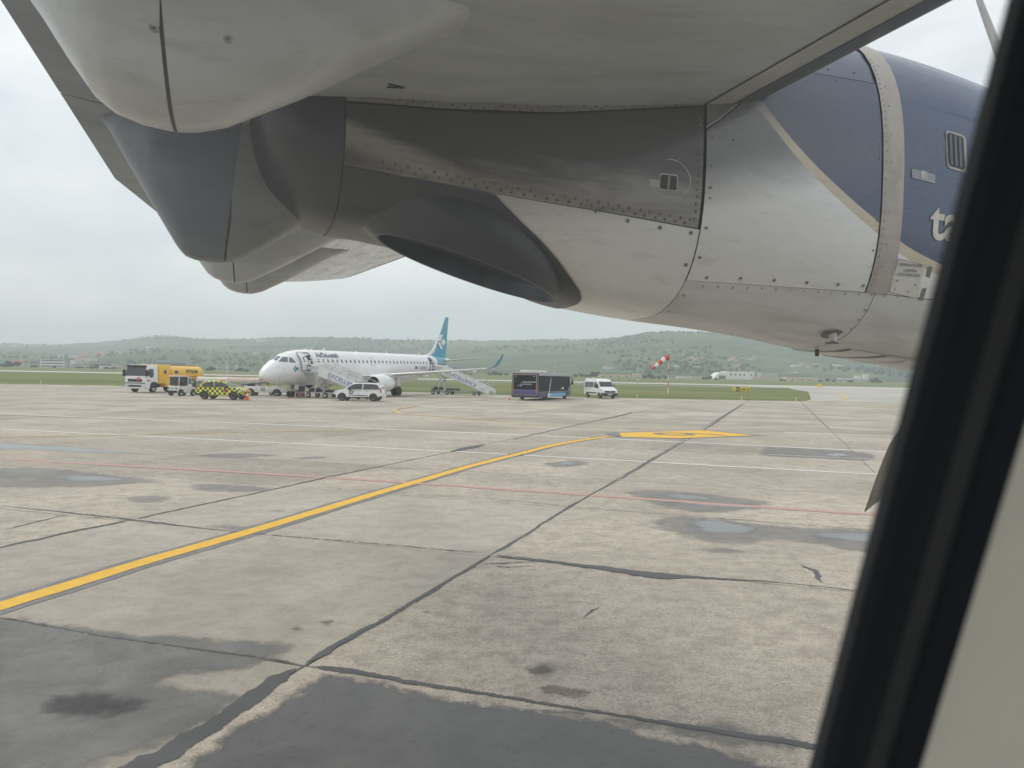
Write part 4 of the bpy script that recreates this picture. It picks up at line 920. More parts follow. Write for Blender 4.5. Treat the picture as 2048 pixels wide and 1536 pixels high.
# runway, taxiway mouth
m_rwy=mat('runway concrete',(.50,.48,.43),.85,var=.12,scale=.05,world=True); m_rwy2=mat('taxiway concrete',(.40,.38,.335),.85,var=.2,scale=.08,world=True,stretch=(.3,1,1))
struct(sheet('runway',[(-900,404),(900,404),(900,520),(-900,520)],.02,m_rwy))
for i,(x0,x1) in enumerate([(-900,-300),(-300,900)]): pass
struct(sheet('runway_shoulder',[(-40,306),(110,306),(300,300),(300,330),(110,332),(-40,318)],.02,m_rwy2))
struct(sheet('taxiway',[(39,102),(44,113),(79,205),(92,250),(110,306),(110,404),(460,404),(460,102)],.0,m_rwy2))
ribbon('taxiway_line',[(96,232),(74,172),(52,119),(44,105),(38,101)],.45,.03,m_pyel2,apron,jit=.1,seed=41)
ribbon('taxiway_line',[(52,119),(58,110),(75,104)],.45,.03,m_pyel2,apron,jit=.1,seed=42)
# ---- far buildings
m_bw=mat('pale render',(.60,.58,.53),.8,var=.08,scale=.3); m_bg=mat('grey cladding',(.36,.38,.40),.6,var=.1,scale=.2); m_bb=mat('beige render',(.56,.46,.33),.8,var=.1,scale=.2)
m_brf=mat('dark roof felt',(.13,.13,.135),.8); m_rtile=mat('red roof tiles',(.33,.15,.095),.8,var=.3,scale=.8); m_bgl=glass_mat('far window glass',(.07,.085,.10),.15); m_white=mat('white sheet metal',(.74,.73,.70),.5,var=.06,scale=.4)
def gz(x,y): return terrain(x/y,y)
def building(name,label,u0,u1,vt,D,dep,m,roof=None,floors=0,cat='building',gable=0,roofm=None,band=0,win=None,group=None):
    """a block whose front runs between two bearings at distance D"""
    x0,x1=(u0-1024)/1538*D,(u1-1024)/1538*D; zb=gz((x0+x1)/2,D)-.3; zt=2.5+(hor((u0+u1)/2)-vt)/1538*D
    t=thing(name,label,cat,((x0+x1)/2,D,zb),0,group); L=(x1-x0)/2; h=zt-zb
    MB().box(-L,L,0,dep,0,h).build('wall',m,t)
    rm=roofm or m_brf
    if gable:
        MB().prism([(-.6,h),(dep+.6,h),(dep/2,h+gable)],-L-.4,L+.4,'x').build('roof',rm,t)
    else:
        MB().box(-L-.25,L+.25,-.25,dep+.25,h+.002,h+.45).build('roof',rm,t)
    for f in range(floors):
        z0=h*(f+.28)/floors; z1=h*(f+.72)/floors
        MB().box(-L+1,L-1,-.12,-.02,z0,z1).build('ribbon_window',m_bgl,t)
    for (p,s,za,zb_) in (win or []):
        x=-L+2*L*p; MB().box(x-s/2,x+s/2,-.12,-.02,h*za,h*zb_).build('window',m_bgl,t)
    return t
building('house_row','pale low house row left of the office block',22,44,724,900,10,m_bw,gable=2.2,roofm=m_rtile,win=[(.2,1.4,.35,.7),(.5,1.4,.35,.7),(.8,1.4,.35,.7)])
building('house_row','small pale house between the house row and office block',46,57,727,905,9,m_bw,gable=1.8,roofm=m_brf,win=[(.3,1.2,.35,.7),(.7,1.2,.35,.7)])
building('office_block','low grey side wing of the office block, left end',59,80,723,860,14,m_bg,floors=2)
building('office_block','three-storey grey and white office block with dark ribbon windows',80.5,128,718.5,855,16,m_white,floors=3)
building('stair_tower','grey stair tower at the right end of the office block',128.5,134,718,853,12,m_bg)
building('office_block','narrow office wing right of the grey stair tower',134.5,141,719.5,857,10,m_white,floors=3)
building('warehouse','long low grey warehouse right of the office block',142,200,730,850,18,mat('weathered wall',(.42,.42,.41),.8,var=.15,scale=.3),win=[(.15,2.5,.1,.5),(.55,2,.1,.5),(.9,2.2,.1,.6)])
building('pavilion','dark flat-roofed pavilion behind the long warehouse',181,224,724.5,930,16,m_bg,floors=1)
building('shed','white shed with an orange end near the tanker cab',199,232,733,800,12,m_white,roofm=m_white,win=[(.2,1.2,.2,.6)])
building('shed','small orange container right of the white shed',232.5,238,735,800,5,mat('orange sheet',(.55,.20,.07),.6),roofm=mat('orange sheet',(.55,.20,.07)))
building('apartment_block','white apartment blocks between tanker and jet nose',432,452,728,1000,12,m_bw,floors=3)
building('apartment_block','narrow white apartment block nearest the jet nose',456,470,729,1010,12,m_bw,floors=3)
building('shed','blue-grey flat shed just left of the jet nose',503,545,735,900,15,mat('blue grey sheet',(.27,.33,.38),.5),roofm=m_bg)
building('hall','wide grey hall roof above the tanker',312,372,720,1000,16,m_bg,floors=1)
building('factory','long beige factory wall right of the bus',1199,1262,748,830,16,m_bb,win=[(.1,2,.1,.4),(.35,2,.1,.4),(.6,2,.1,.4),(.85,2,.1,.4)])
building('factory','square beige block right of the long factory wall',1268,1284,746.5,835,12,m_bb)
building('wall_block','low white wall behind the windsock pole',1353,1380,753.5,840,4,m_white,roofm=m_white)
building('factory','small beige block right of the windsock pole',1382.5,1403,752,830,10,m_bb)
building('hangar','white hangar with small dark windows by the domed tent',1452,1508,743.5,840,24,m_white,gable=0,roofm=m_white,win=[(.17,1.6,.5,.72),(.33,1.6,.5,.72),(.49,1.6,.5,.72),(.64,1.6,.5,.72),(.9,1.6,.5,.72)])
building('tank_store','grey corrugated block right of the white hangar',1522,1555,744,852,14,mat('corrugated grey',(.40,.41,.40),.5,var=.25,scale=.9,stretch=(4,1,.1)))
building('factory','low pinkish wall in front of the hangar',1505,1562,754.5,815,4,mat('pink render',(.52,.42,.35),.8),roofm=mat('pink render',(.5,.4,.33)))
building('factory','long low beige factory right of the hangar',1572,1635,753.5,830,14,m_bb,win=[(.2,2,.1,.4),(.5,2,.1,.4),(.75,2,.1,.4)])
building('wall_block','long pale boundary wall at the far right',1638,1770,759.5,810,3,mat('concrete wall',(.42,.41,.38),.8,var=.2,scale=.4),roofm=m_bg)
building('shed','low dark-roofed shed behind the boundary wall',1681,1714,756,870,10,m_white)
building('tower_block','white square block left of the silos',1713,1722,752,872,8,m_white,roofm=m_white)
def dome(label,u,D,r):
    x=(u-1024)/1538*D; t=thing('domed_tent',label,'tent',(x,D,gz(x,D)-.3))
    pr=[(math.cos(R(a))*r,max(0,math.sin(R(a)))*r*.95) for a in range(0,181,12)]
    MB().prism(pr,0,22,'y').build('fabric_cover',mat('white fabric',(.78,.77,.73),.7),t); MB().prism([(-r*.45,0),(r*.45,0),(r*.45,r*.5),(-r*.45,r*.5)],-.1,-.02,'y').build('doorway',m_brf,t)
dome('white domed fabric shelter left of the hangar',1444,838,8.2)
for i,(u,lab) in enumerate(((1727.5,'left of the two pale silos at the far right'),(1733,'right of the two pale silos at the far right'))):
    x=(u-1024)/1538*880; t=thing('silo',lab,'silo',(x,880,gz(x,880)-.3),0,'pair of pale silos')
    MB().lathe([(0,1.6),(8.2,1.6)],14,ax='z').build('silo_shell',m_white,t); MB().lathe([(8.2,1.65),(9.0,.3)],14,ax='z').build('silo_cap',m_bg,t)
# ---- houses on the slopes
def house_proto(i,wall,roof,w,d,h):
    t=thing('hillside_house','',"house"); MB().box(-w/2,w/2,-d/2,d/2,-2,h).build('wall',wall,t)
    MB().prism([(-d/2-.5,h),(d/2+.5,h),(0,h+d*.32)],-w/2-.4,w/2+.4,'x').build('roof',roof,t)
    for x in (-w*.28,w*.05,w*.3): MB().box(x-.6,x+.6,-d/2-.09,-d/2-.01,h*.3,h*.65).build('window',m_bgl,t)
    return t
VORD='first second third fourth fifth sixth seventh eighth ninth tenth eleventh twelfth thirteenth fourteenth fifteenth sixteenth seventeenth eighteenth nineteenth twentieth twenty-first twenty-second twenty-third twenty-fourth'.split()
HS=[house_proto(0,m_bw,m_rtile,11,9,5.5),house_proto(1,m_white,m_brf,13,9,6),house_proto(2,m_bw,m_rtile,9,8,4.5)]
usedp=[False]*3
def on_slope(u,v):
    """where a line of sight meets the hillside"""
    q=(u-1024)/1538; e=(hor(u)-v)/1538; D=960
    while D<4400:
        if terrain(q,D)>2.5+e*D: break
        D+=8
    return q*D,D,terrain(q,D)
def put_house(u,v,label,group,s=1.0,k=None):
    k=random.randrange(3) if k is None else k
    o=HS[k] if not usedp[k] else copy_tree(HS[k]); usedp[k]=True
    x,y,z=on_slope(u,v); o.location=(x,y,z-1.0); o.rotation_euler=(0,0,random.uniform(-.5,.5)+math.atan2(-x,y)); o.scale=(s,s,s); o['label']=label; o['group']=group; o['category']='house'
vill=sorted([(144,716),(150,713),(156,720),(163,714),(168,717),(170,711),(172,715),(177,716),(180,719),(186,715),(190,711),(196,712),(203,709),(205,714),(222,708),(152,724),(162,724),(147,727),(158,727),(128,714),(120,716),(168,723),(184,722)])
for k_,(u,v) in enumerate(vill):
    put_house(u,v,VORD[k_]+' house from the left in the hillside village above the office block','houses of the hillside village on the left',random.uniform(.8,1.2))
vill2=sorted([(1302,733),(1310,731),(1376,722),(1384,720),(1391,723),(1400,721),(1408,722),(1460,722),(1466,718),(1472,723),(1485,720),(1498,722),(1505,716),(1470,735),(1478,733),(1590,735),(1600,733),(1615,737),(1630,731),(1213,738),(1219,739)])
for k_,(u,v) in enumerate(vill2):
    put_house(u,v,VORD[k_]+' small house from the left on the green slope right of the bus','scattered houses on the slope on the right',random.uniform(.6,.95))
for (u,v,lab) in [(28,694,'lone white house high on the far left hill'),(62,695,'second lone white house high on the far left hill'),(300,698,'white house on the wooded slope above the tanker')]:
    put_house(u,v,lab,'lone hill houses',1.5,1)
def long_house(u,v,w,lab,h=4):
    x,y,z=on_slope(u,v); t=thing('long_house',lab,'building',(x,y,z-1.5),math.atan2(-x,y)); MB().box(-w/2,w/2,-5,5,-1,h).build('wall',m_white,t); MB().box(-w/2-.5,w/2+.5,-5.5,5.5,h,h+.6).build('roof',m_white,t)
long_house(236,706,34,'long white building at the right edge of the hillside village',5)
long_house(528,682.5,60,'long white building on the ridge above the jet nose',6)
long_house(512,709,30,'white shed on the slope left of the jet nose',5)
long_house(1362,734,26,'long white shed on the slope behind the windsock pole',3); long_house(1392,735,12,'short white shed beside the long one behind the windsock pole',3)
long_house(1672,733,20,'white house with a long front under the engine belly',4)
long_house(1584,746,16,'small white shed above the beige factory',2.5); long_house(976,738,22,'white greenhouse under the jet wing tip',2.6)
# ---- masts
def mast(u,vt,D,r,lab,base=None,dash=True,grp='radio masts'):
    x=(u-1024)/1538*D; zb=base if base is not None else gz(x,D); zt=2.5+(hor(u)-vt)/1538*D; t=thing('radio_mast',lab,'mast',(x,D,zb),0,grp); h=zt-zb; n=9
    for leg in range(3):
        a=leg*2.094; MB().tube([(r*math.cos(a),r*math.sin(a),0),(r*.4*math.cos(a),r*.4*math.sin(a),h)],r*.16,4).build('leg',m_bg,t)
    for k in range(n):
        z0=h*k/n; z1=h*(k+.55)/n; rr=r*(1-.6*(k+.3)/n)*.85
        MB().lathe([(z0,rr),(z1,rr*.95)],6,ax='z').build('mast_section',m_white if (k%2 and dash) else m_bg,t)
mast(1108.5,712,430,.42,'pale dotted mast behind the bus roof'); mast(1275,715,430,.42,'pale dotted mast right of the white van'); mast(455,708,520,.5,'pale mast between the tanker and the jet nose')
mast(322,659,3900,2.6,'taller of the two radio masts on the left ridge',base=135,dash=False,grp='hilltop masts'); mast(336,664,3900,2.2,'shorter of the two radio masts on the left ridge',base=135,dash=False,grp='hilltop masts')
# ---- bushes and trees along the boundary
m_leaf=mat('boundary foliage',(.05,.078,.030),.9,var=.45,scale=.6,world=True,spec=.1); m_bark=mat('bark',(.07,.055,.04),.9)
def tree_proto(seed,h,w):
    rr=random.Random(seed); t=thing('boundary_tree','','tree'); MB().tube([(0,0,-.5),(.1,0,h*.3),(0,.1,h*.6)],[w*.05,w*.04,w*.02],6).build('trunk',m_bark,t)
    mb=MB(); lobes=[(rr.uniform(-.32,.32)*w,rr.uniform(-.3,.3)*w,h*rr.uniform(.35,.85),w*rr.uniform(.16,.30)) for _ in range(11)]
    for k in range(520):
        l=rr.choice(lobes); th=rr.uniform(0,6.283); ph=math.acos(rr.uniform(-1,1)); rad=l[3]*rr.uniform(.75,1.1)
        c=Vector((l[0]+rad*math.sin(ph)*math.cos(th),l[1]+rad*math.sin(ph)*math.sin(th),l[2]+rad*math.cos(ph)*.9)); s=w*rr.uniform(.035,.075)
        a=Vector((rr.gauss(0,1),rr.gauss(0,1),rr.gauss(0,1))).normalized(); b_=a.orthogonal().normalized(); d=a.cross(b_)
        mb.add([c-b_*s-d*s*.6,c+b_*s-d*s*.6,c+b_*s*.7+d*s,c-b_*s*.7+d*s],[(0,1,2,3)])
    me=bpy.data.meshes.new('crown'); me.from_pydata(mb.v,[],mb.f); obj('crown',me,m_leaf,t); return t
TP=[tree_proto(1,6,6),tree_proto(2,4,6.5),tree_proto(3,8,6)]; usedt=[False]*3
TREES=[(4,.9,1),(14,1.1,1),(24,.9,0),(34,1.2,0),(18,1.0,2),(66,.7,1),(108,.6,1),(160,.7,1),(182,.8,1),(191,.8,0),(214,.7,1),(226,.7,1),(416,.8,1),(424,.9,0),(474,.8,1),(482,.8,0),(492,.7,1),(1180,.9,1),(1188,1.1,0),(1194,.9,2),(1290,.9,1),(1298,1,0),(1306,.8,1),(1318,.8,1),(1330,.7,0),(1410,.8,1),(1420,.8,0),(1432,.6,1),(1565,.7,1),(1640,.6,1),(1655,.7,0),(1668,.6,1),(1700,.7,1),(1745,.7,0),(1752,.8,2),(1760,.7,1),(980,.8,1),(990,.9,0),(1000,.8,1),(1012,.7,1),(1150,.8,1),(1163,.8,0),(1172,.7,1),(930,.8,1),(942,.7,0)]
ORD='first second third fourth fifth sixth seventh eighth ninth tenth eleventh twelfth thirteenth fourteenth fifteenth sixteenth seventeenth eighteenth nineteenth twentieth twenty-first twenty-second twenty-third twenty-fourth twenty-fifth'.split()
cnt={}
for (u,s,k) in sorted(TREES):
    D=780+random.uniform(-30,10); o=TP[k] if not usedt[k] else copy_tree(TP[k]); usedt[k]=True
    x=(u-1024)/1538*D; o.location=(x,D,gz(x,D)-.3); o.rotation_euler=(0,0,random.uniform(0,6)); o.scale=(s*1.15,s,s*.85)
    side='left of the jet' if u<500 else ('right of the bus' if u>1040 else 'behind the jet wing')
    cnt[side]=cnt.get(side,0)+1; o['label']=ORD[cnt[side]-1]+' dark bush from the left on the airfield boundary '+side; o['group']='bushes on the airfield boundary '+side; o['category']='bush'
# ---- woods on the slopes: crowns too small and many to count
def woods():
    rr=random.Random(11); mb=MB(); n=0; tries=0
    while n<3000 and tries<90000:
        tries+=1; q=rr.uniform(-.72,.62); Dr,Hr=ridge_at(q); t=rr.uniform(.03,1.02)**.8; D=960+(Dr-960)*t; x=q*D
        f=fbm(x/260,D/420,21); ridge=.14 if (t>.75 and (q>.12 or q<-.35)) else -.03
        if f+ridge+rr.uniform(-.03,.03)<.535: continue
        z=terrain(q,D); s=rr.uniform(4,7.5)*(.65+D/6500); h=s*rr.uniform(.8,1.3); c=Vector((x,D,z+h*.30+1)); k=6; a0=rr.uniform(0,6.28); R_=[]
        for zz,rad in ((-.45,.42),(-.05,.66),(.38,.50)):
            R_.append([c+Vector((s*rad*rr.uniform(.78,1.2)*math.cos(a0+6.283*i/k),s*rad*rr.uniform(.78,1.2)*math.sin(a0+6.283*i/k),h*(zz+rr.uniform(-.1,.1)))) for i in range(k)])
        o_=len(mb.v); mb.loft(R_,True,False,False); mb.add([c+Vector((rr.uniform(-.15,.15)*s,0,h*.62))],[]); mb.f+=[[o_+2*k+i,o_+2*k+(i+1)%k,len(mb.v)-1] for i in range(k)]; n+=1
    me=bpy.data.meshes.new('hillside_woods'); me.from_pydata(mb.v,[],mb.f)
    o=obj('hillside_woods',me,mat('woodland crowns',(.064,.094,.052),.95,var=.18,scale=.03,world=True,spec=.05)); o['kind']='stuff'; o['label']='dark green woods spread over the hillsides'
woods()
# ---- haze
hz=MB(); hz.box(-9000,9000,-400,6000,-1.2,330)
mh=bpy.data.materials.new('thin haze'); mh.use_nodes=True; nt=mh.node_tree; nt.nodes.clear(); o=N(nt,'OutputMaterial'); pv=N(nt,'VolumePrincipled'); pv.inputs['Color'].default_value=(.86,.93,.975,1); pv.inputs["Density"].default_value=3.1e-4; pv.inputs['Anisotropy'].default_value=.0
nt.links.new(pv.outputs[0],o.inputs['Volume']); ho=hz.build('haze',mh,flat=True); ho['kind']='stuff'
# ================================================================== the jet airliner across the apron
m_jw=mat('jet white paint',(.80,.80,.79),.28,var=.03,scale=.6,coat=.3,dirt=(.55,.55,.53),dirt_amt=.15); m_teal=mat('turquoise tail paint',(.04,.30,.44),.3,var=.06,coat=.3); m_jgrey=mat('jet grey metal',(.42,.43,.44),.35,metal=.5,var=.12)
m_tyre=mat('tyre rubber',(.022,.022,.023),.85,var=.2); m_rimw=mat('pale wheel hub',(.52,.52,.50),.5,var=.15); m_rimg=mat('grey steel rim',(.46,.46,.46),.45,var=.2); m_win=glass_mat('dark cabin glass',(.035,.04,.05),.1); m_wsh=glass_mat('cockpit glass',(.10,.14,.17),.06)
m_navy=mat('navy lettering',(.035,.055,.14),.5); m_gry=mat('grey lettering',(.28,.29,.31),.5); m_ltblue=mat('blue lettering',(.10,.18,.46),.5); m_dk=mat('dark fittings',(.035,.036,.04),.6); m_frame=mat('grey steel frame',(.44,.45,.45),.45,metal=.4,var=.15); m_ppw=mat('white panel paint',(.76,.76,.74),.4,var=.05,scale=1.5,dirt=(.45,.43,.4),dirt_amt=.2)
jet=thing('jet_airliner','white jet airliner with turquoise tail fin parked nose left','airplane',(-23.9,73.2,0),R(66.5))
JS=[(0,2.12,2.04,.03),(.12,2.40,1.82,.36),(.35,2.72,1.66,.60),(.7,3.06,1.55,.80),(1,3.30,1.47,.92),(1.5,3.63,1.37,1.06),(2,3.93,1.31,1.18),(2.5,4.17,1.27,1.28),(3,4.36,1.25,1.36),(4,4.62,1.23,1.46),(5,4.77,1.22,1.5),(6,4.84,1.22,1.505),(12,4.90,1.27,1.505),(20,5.0,1.36,1.505),(25,5.05,1.50,1.50),(28,5.08,1.80,1.44),(31,5.10,2.36,1.27),(33.5,5.08,2.95,1.02),(35.5,4.98,3.48,.75),(37.2,4.80,3.92,.45),(38.4,4.62,4.22,.20)]
def jpar(x): return [float(np.interp(x,[s[0] for s in JS],[s[k] for s in JS])) for k in (1,2,3)]
def jring(x,n=40,grow=0):
    zt,zb,w_=jpar(x); zc,h=(zt+zb)/2,(zt-zb)/2
    return [(x,(w_+grow)*math.sin(2*math.pi*k/n),zc+(h+grow)*math.cos(2*math.pi*k/n)) for k in range(n)]
def jside(x,z,off=.012,s=-1):
    zt,zb,w_=jpar(x); zc,h=(zt+zb)/2,(zt-zb)/2; q=min(1,abs((z-zc)/h)); return (x,s*(w_*math.sqrt(max(0,1-q*q))+off),z)
def jtop(x,y,off=.012):
    zt,zb,w_=jpar(x); zc,h=(zt+zb)/2,(zt-zb)/2; return (x,y,zc+h*math.sqrt(max(0,1-(y/w_)**2))+off)
def jpoly(name,pts,m,parent,off=.012,s=-1,sub=3,top=False):
    P=[]
    for k in range(len(pts)):
        a,b_=pts[k],pts[(k+1)%len(pts)]
        for t in range(sub): P.append((a[0]+(b_[0]-a[0])*t/sub,a[1]+(b_[1]-a[1])*t/sub))
    c=(sum(p[0] for p in P)/len(P),sum(p[1] for p in P)/len(P)); f=(lambda p:jtop(p[0],p[1],off)) if top else (lambda p:jside(p[0],p[1],off,s))
    mid=[((p[0]+c[0])/2,(p[1]+c[1])/2) for p in P]; n=len(P); mb=MB(); mb.add([f(p) for p in P]+[f(p) for p in mid]+[f(c)],[[i,(i+1)%n,n+(i+1)%n,n+i] for i in range(n)]+[[n+i,n+(i+1)%n,2*n] for i in range(n)])
    return mb.build(name,m,parent,angle=60)
xs=[0,.05,.12,.22,.35,.5,.7,.85,1,1.25,1.5,1.75,2,2.25,2.5,2.75,3,3.5,4,4.5,5,6,9,12,16,20,23,25,26.5,28,29.5,31,32.2,33.5,34.5,35.5,36.4,37.2,37.9,38.4]
fusj=MB().loft([jring(x) for x in xs],True).build('fuselage',m_jw,jet,angle=60)
MB().loft([jring(x,40,.006) for x in (32.3,33,33.5,34.2,35,35.6)],True,False,False).build('turquoise_tail_band',m_teal,fusj,angle=60)
for s in (-1,1):
    jpoly('cockpit_window',[(1.62,3.50),(2.45,3.47),(2.78,3.97),(2.36,3.99)],m_wsh,fusj,s=s)
    jpoly('cockpit_window',[(2.58,3.47),(3.40,3.42),(3.18,3.94),(2.92,3.97)],m_wsh,fusj,s=s)
    jpoly('cockpit_window',[(1.60,s*.05),(1.55,s*.42),(2.26,s*.40),(2.30,s*.05)],m_wsh,fusj,top=True)
def zwin(x): return 3.74+.0135*(x-7)
k=0; x=6.85
while x<29.4:
    jpoly('cabin_window',[(x-.12,zwin(x)-.10),(x-.12,zwin(x)+.10),(x-.06,zwin(x)+.17),(x+.06,zwin(x)+.17),(x+.12,zwin(x)+.10),(x+.12,zwin(x)-.10),(x+.06,zwin(x)-.17),(x-.06,zwin(x)-.17)],m_win,fusj,sub=1); x+=.795
def jline(name,pts,wd,m,off=.016,closed=True,parent=None):
    P=list(pts)+([pts[0]] if closed else []); Q=[]
    for k in range(len(P)-1):
        for t in range(5): Q.append((P[k][0]+(P[k+1][0]-P[k][0])*t/5,P[k][1]+(P[k+1][1]-P[k][1])*t/5))
    Q.append(P[-1]); MB().tube([jside(p[0],p[1],off) for p in Q],wd,5).build(name,m,parent or fusj)
# forward door standing open against the skin, dark doorway behind it
jpoly('forward_doorway',[(4.95,2.66),(4.95,4.3),(5.1,4.5),(5.7,4.5),(5.85,4.3),(5.85,2.66)],m_dk,fusj,.014)
fd=jpoly('forward_door',[(3.98,2.70),(3.95,4.25),(4.1,4.5),(4.7,4.52),(4.9,4.3),(4.95,2.72)],m_jw,fusj,.20)
jline('door_frame',[(4.93,2.64),(4.93,4.3),(5.08,4.53),(5.72,4.53),(5.88,4.3),(5.88,2.64)],.035,m_jgrey); jline('door_edge',[(3.98,2.70),(3.95,4.25),(4.1,4.5),(4.7,4.52),(4.9,4.3),(4.95,2.72)],.03,m_gry,.20)
jline('door_handle',[(4.35,3.55),(4.4,4.0),(4.75,4.1)],.035,m_dk,.23,False)
jpoly('rear_doorway',[(30.0,3.05),(30.0,4.5),(30.15,4.7),(30.7,4.7),(30.85,4.5),(30.85,3.05)],m_dk,fusj,.014)
jpoly('rear_door',[(30.95,3.05),(30.95,4.5),(31.1,4.75),(31.6,4.75),(31.8,4.5),(31.8,3.05)],m_jw,fusj,.30); jline('door_frame',[(29.95,3.0),(29.95,4.55),(30.12,4.78),(30.75,4.78),(30.9,4.5),(30.9,3.0)],.035,m_jgrey)
jline('overwing_exit_line',[(16.3,3.42),(16.3,4.3),(16.4,4.42),(16.85,4.42),(16.95,4.3),(16.95,3.42)],.012,m_gry)
mapside=lambda x0,z0,sl=.0135:(lambda x,y:jside(x0+x,z0+y+sl*x,.04))
lettering('airline_lettering','AirDolomiti',.50,m_navy,fusj,(0,0,0),(1,0,0),(0,0,1),mapf=mapside(6.75,4.10),bold=.022,width=3.75)
lettering('registration_lettering','I-ADJU',.34,m_gry,fusj,(0,0,0),(1,0,0),(0,0,1),mapf=mapside(27.1,3.22),bold=.0,width=1.75); lettering('registration_lettering','IT',.30,m_gry,fusj,(0,0,0),(1,0,0),(0,0,1),mapf=mapside(26.55,3.22),width=.3)
jpoly('flag_patch',[(26.0,3.2),(26.0,3.55),(26.45,3.56),(26.45,3.21)],m_navy,fusj)
jpoly('nose_emblem',[(3.1,2.82),(3.42,3.10),(3.28,3.18),(2.98,2.90),(3.0,2.78),(3.30,2.52),(3.42,2.60)],m_teal,fusj); jpoly('nose_emblem',[(3.30,2.84),(3.52,3.04),(3.70,2.86),(3.50,2.66)],m_navy,fusj)
for x,z in ((1.35,3.0),(1.9,2.85),(1.6,2.4),(1.45,2.05)): jpoly('probe',[(x-.06,z-.03),(x+.06,z-.03),(x+.06,z+.03),(x-.06,z+.03)],m_gry,fusj,.03,sub=1)
for x in (9.3,): MB().prism([(x,4.86),(x+.3,4.86),(x+.36,5.2),(x+.2,5.2)],-.02,.02).build('antenna',m_jw,fusj)
for x,h in ((21.5,.25),(29.2,.4),(15.2,.12),(6.4,.1),(7.3,.12)): MB().prism([(x,jpar(x)[0]-.02),(x+.25,jpar(x)[0]-.02),(x+.2,jpar(x)[0]+h),(x+.1,jpar(x)[0]+h)],-.02,.02).build('antenna',m_jw,fusj)
# fin
def slab_airfoil(stations,m,name,parent,vert=False,n=9):
    """stations: (span, LE, TE, height, thickness)"""
    rings=[]
    for (sp,le,te,hh,th) in stations:
        ring=[]
        for k in range(2*n):
            t=k/n if k<n else (2*n-k)/n; yt=th*(1.48*math.sqrt(max(t,0))-.63*t-1.76*t*t+1.42*t**3-.52*t**4)*1.0*(1 if k<n else -1); xx=le+(te-le)*t
            ring.append((xx,yt,sp) if vert else (xx,sp,hh+yt))
        rings.append(ring)
    return MB().loft(rings).build(name,m,parent,angle=50)
fin=slab_airfoil([(4.9,31.9,36.75,0,.32),(5.4,32.9,36.72,0,.28),(6.6,33.75,36.85,0,.24),(8.6,35.05,37.05,0,.18),(10.4,36.22,37.28,0,.12),(10.55,36.45,37.27,0,.06)],m_teal,'tail_fin',jet,True)
slab_airfoil([(4.95,30.2,33.0,0,.20),(5.3,31.6,33.25,0,.20),(5.75,32.75,33.7,0,.26),(6.6,33.55,34.2,0,.26),(8.6,34.87,35.35,0,.2),(10.45,36.05,36.45,0,.13)],m_jw,'white_leading_edge',fin,True)
m_lw=mat('white emblem',(.80,.80,.79),.4)
for q in ([(34.52,8.02),(35.42,8.05),(34.78,7.12),(33.86,7.12)],[(35.58,7.54),(36.22,7.04),(35.59,6.51),(34.90,7.04)],[(33.95,6.96),(34.72,7.0),(35.40,6.12),(34.86,6.05)]):
    MB().prism(q,-.20,-.19).build('fin_emblem',m_lw,fin)
for s in (-1,1):
    slab_airfoil([(s*.3,34.6,37.4,4.45,.22),(s*3,36.0,38.0,4.75,.15),(s*6.0,37.4,38.5,5.12,.07)],m_jw,'tailplane',jet)
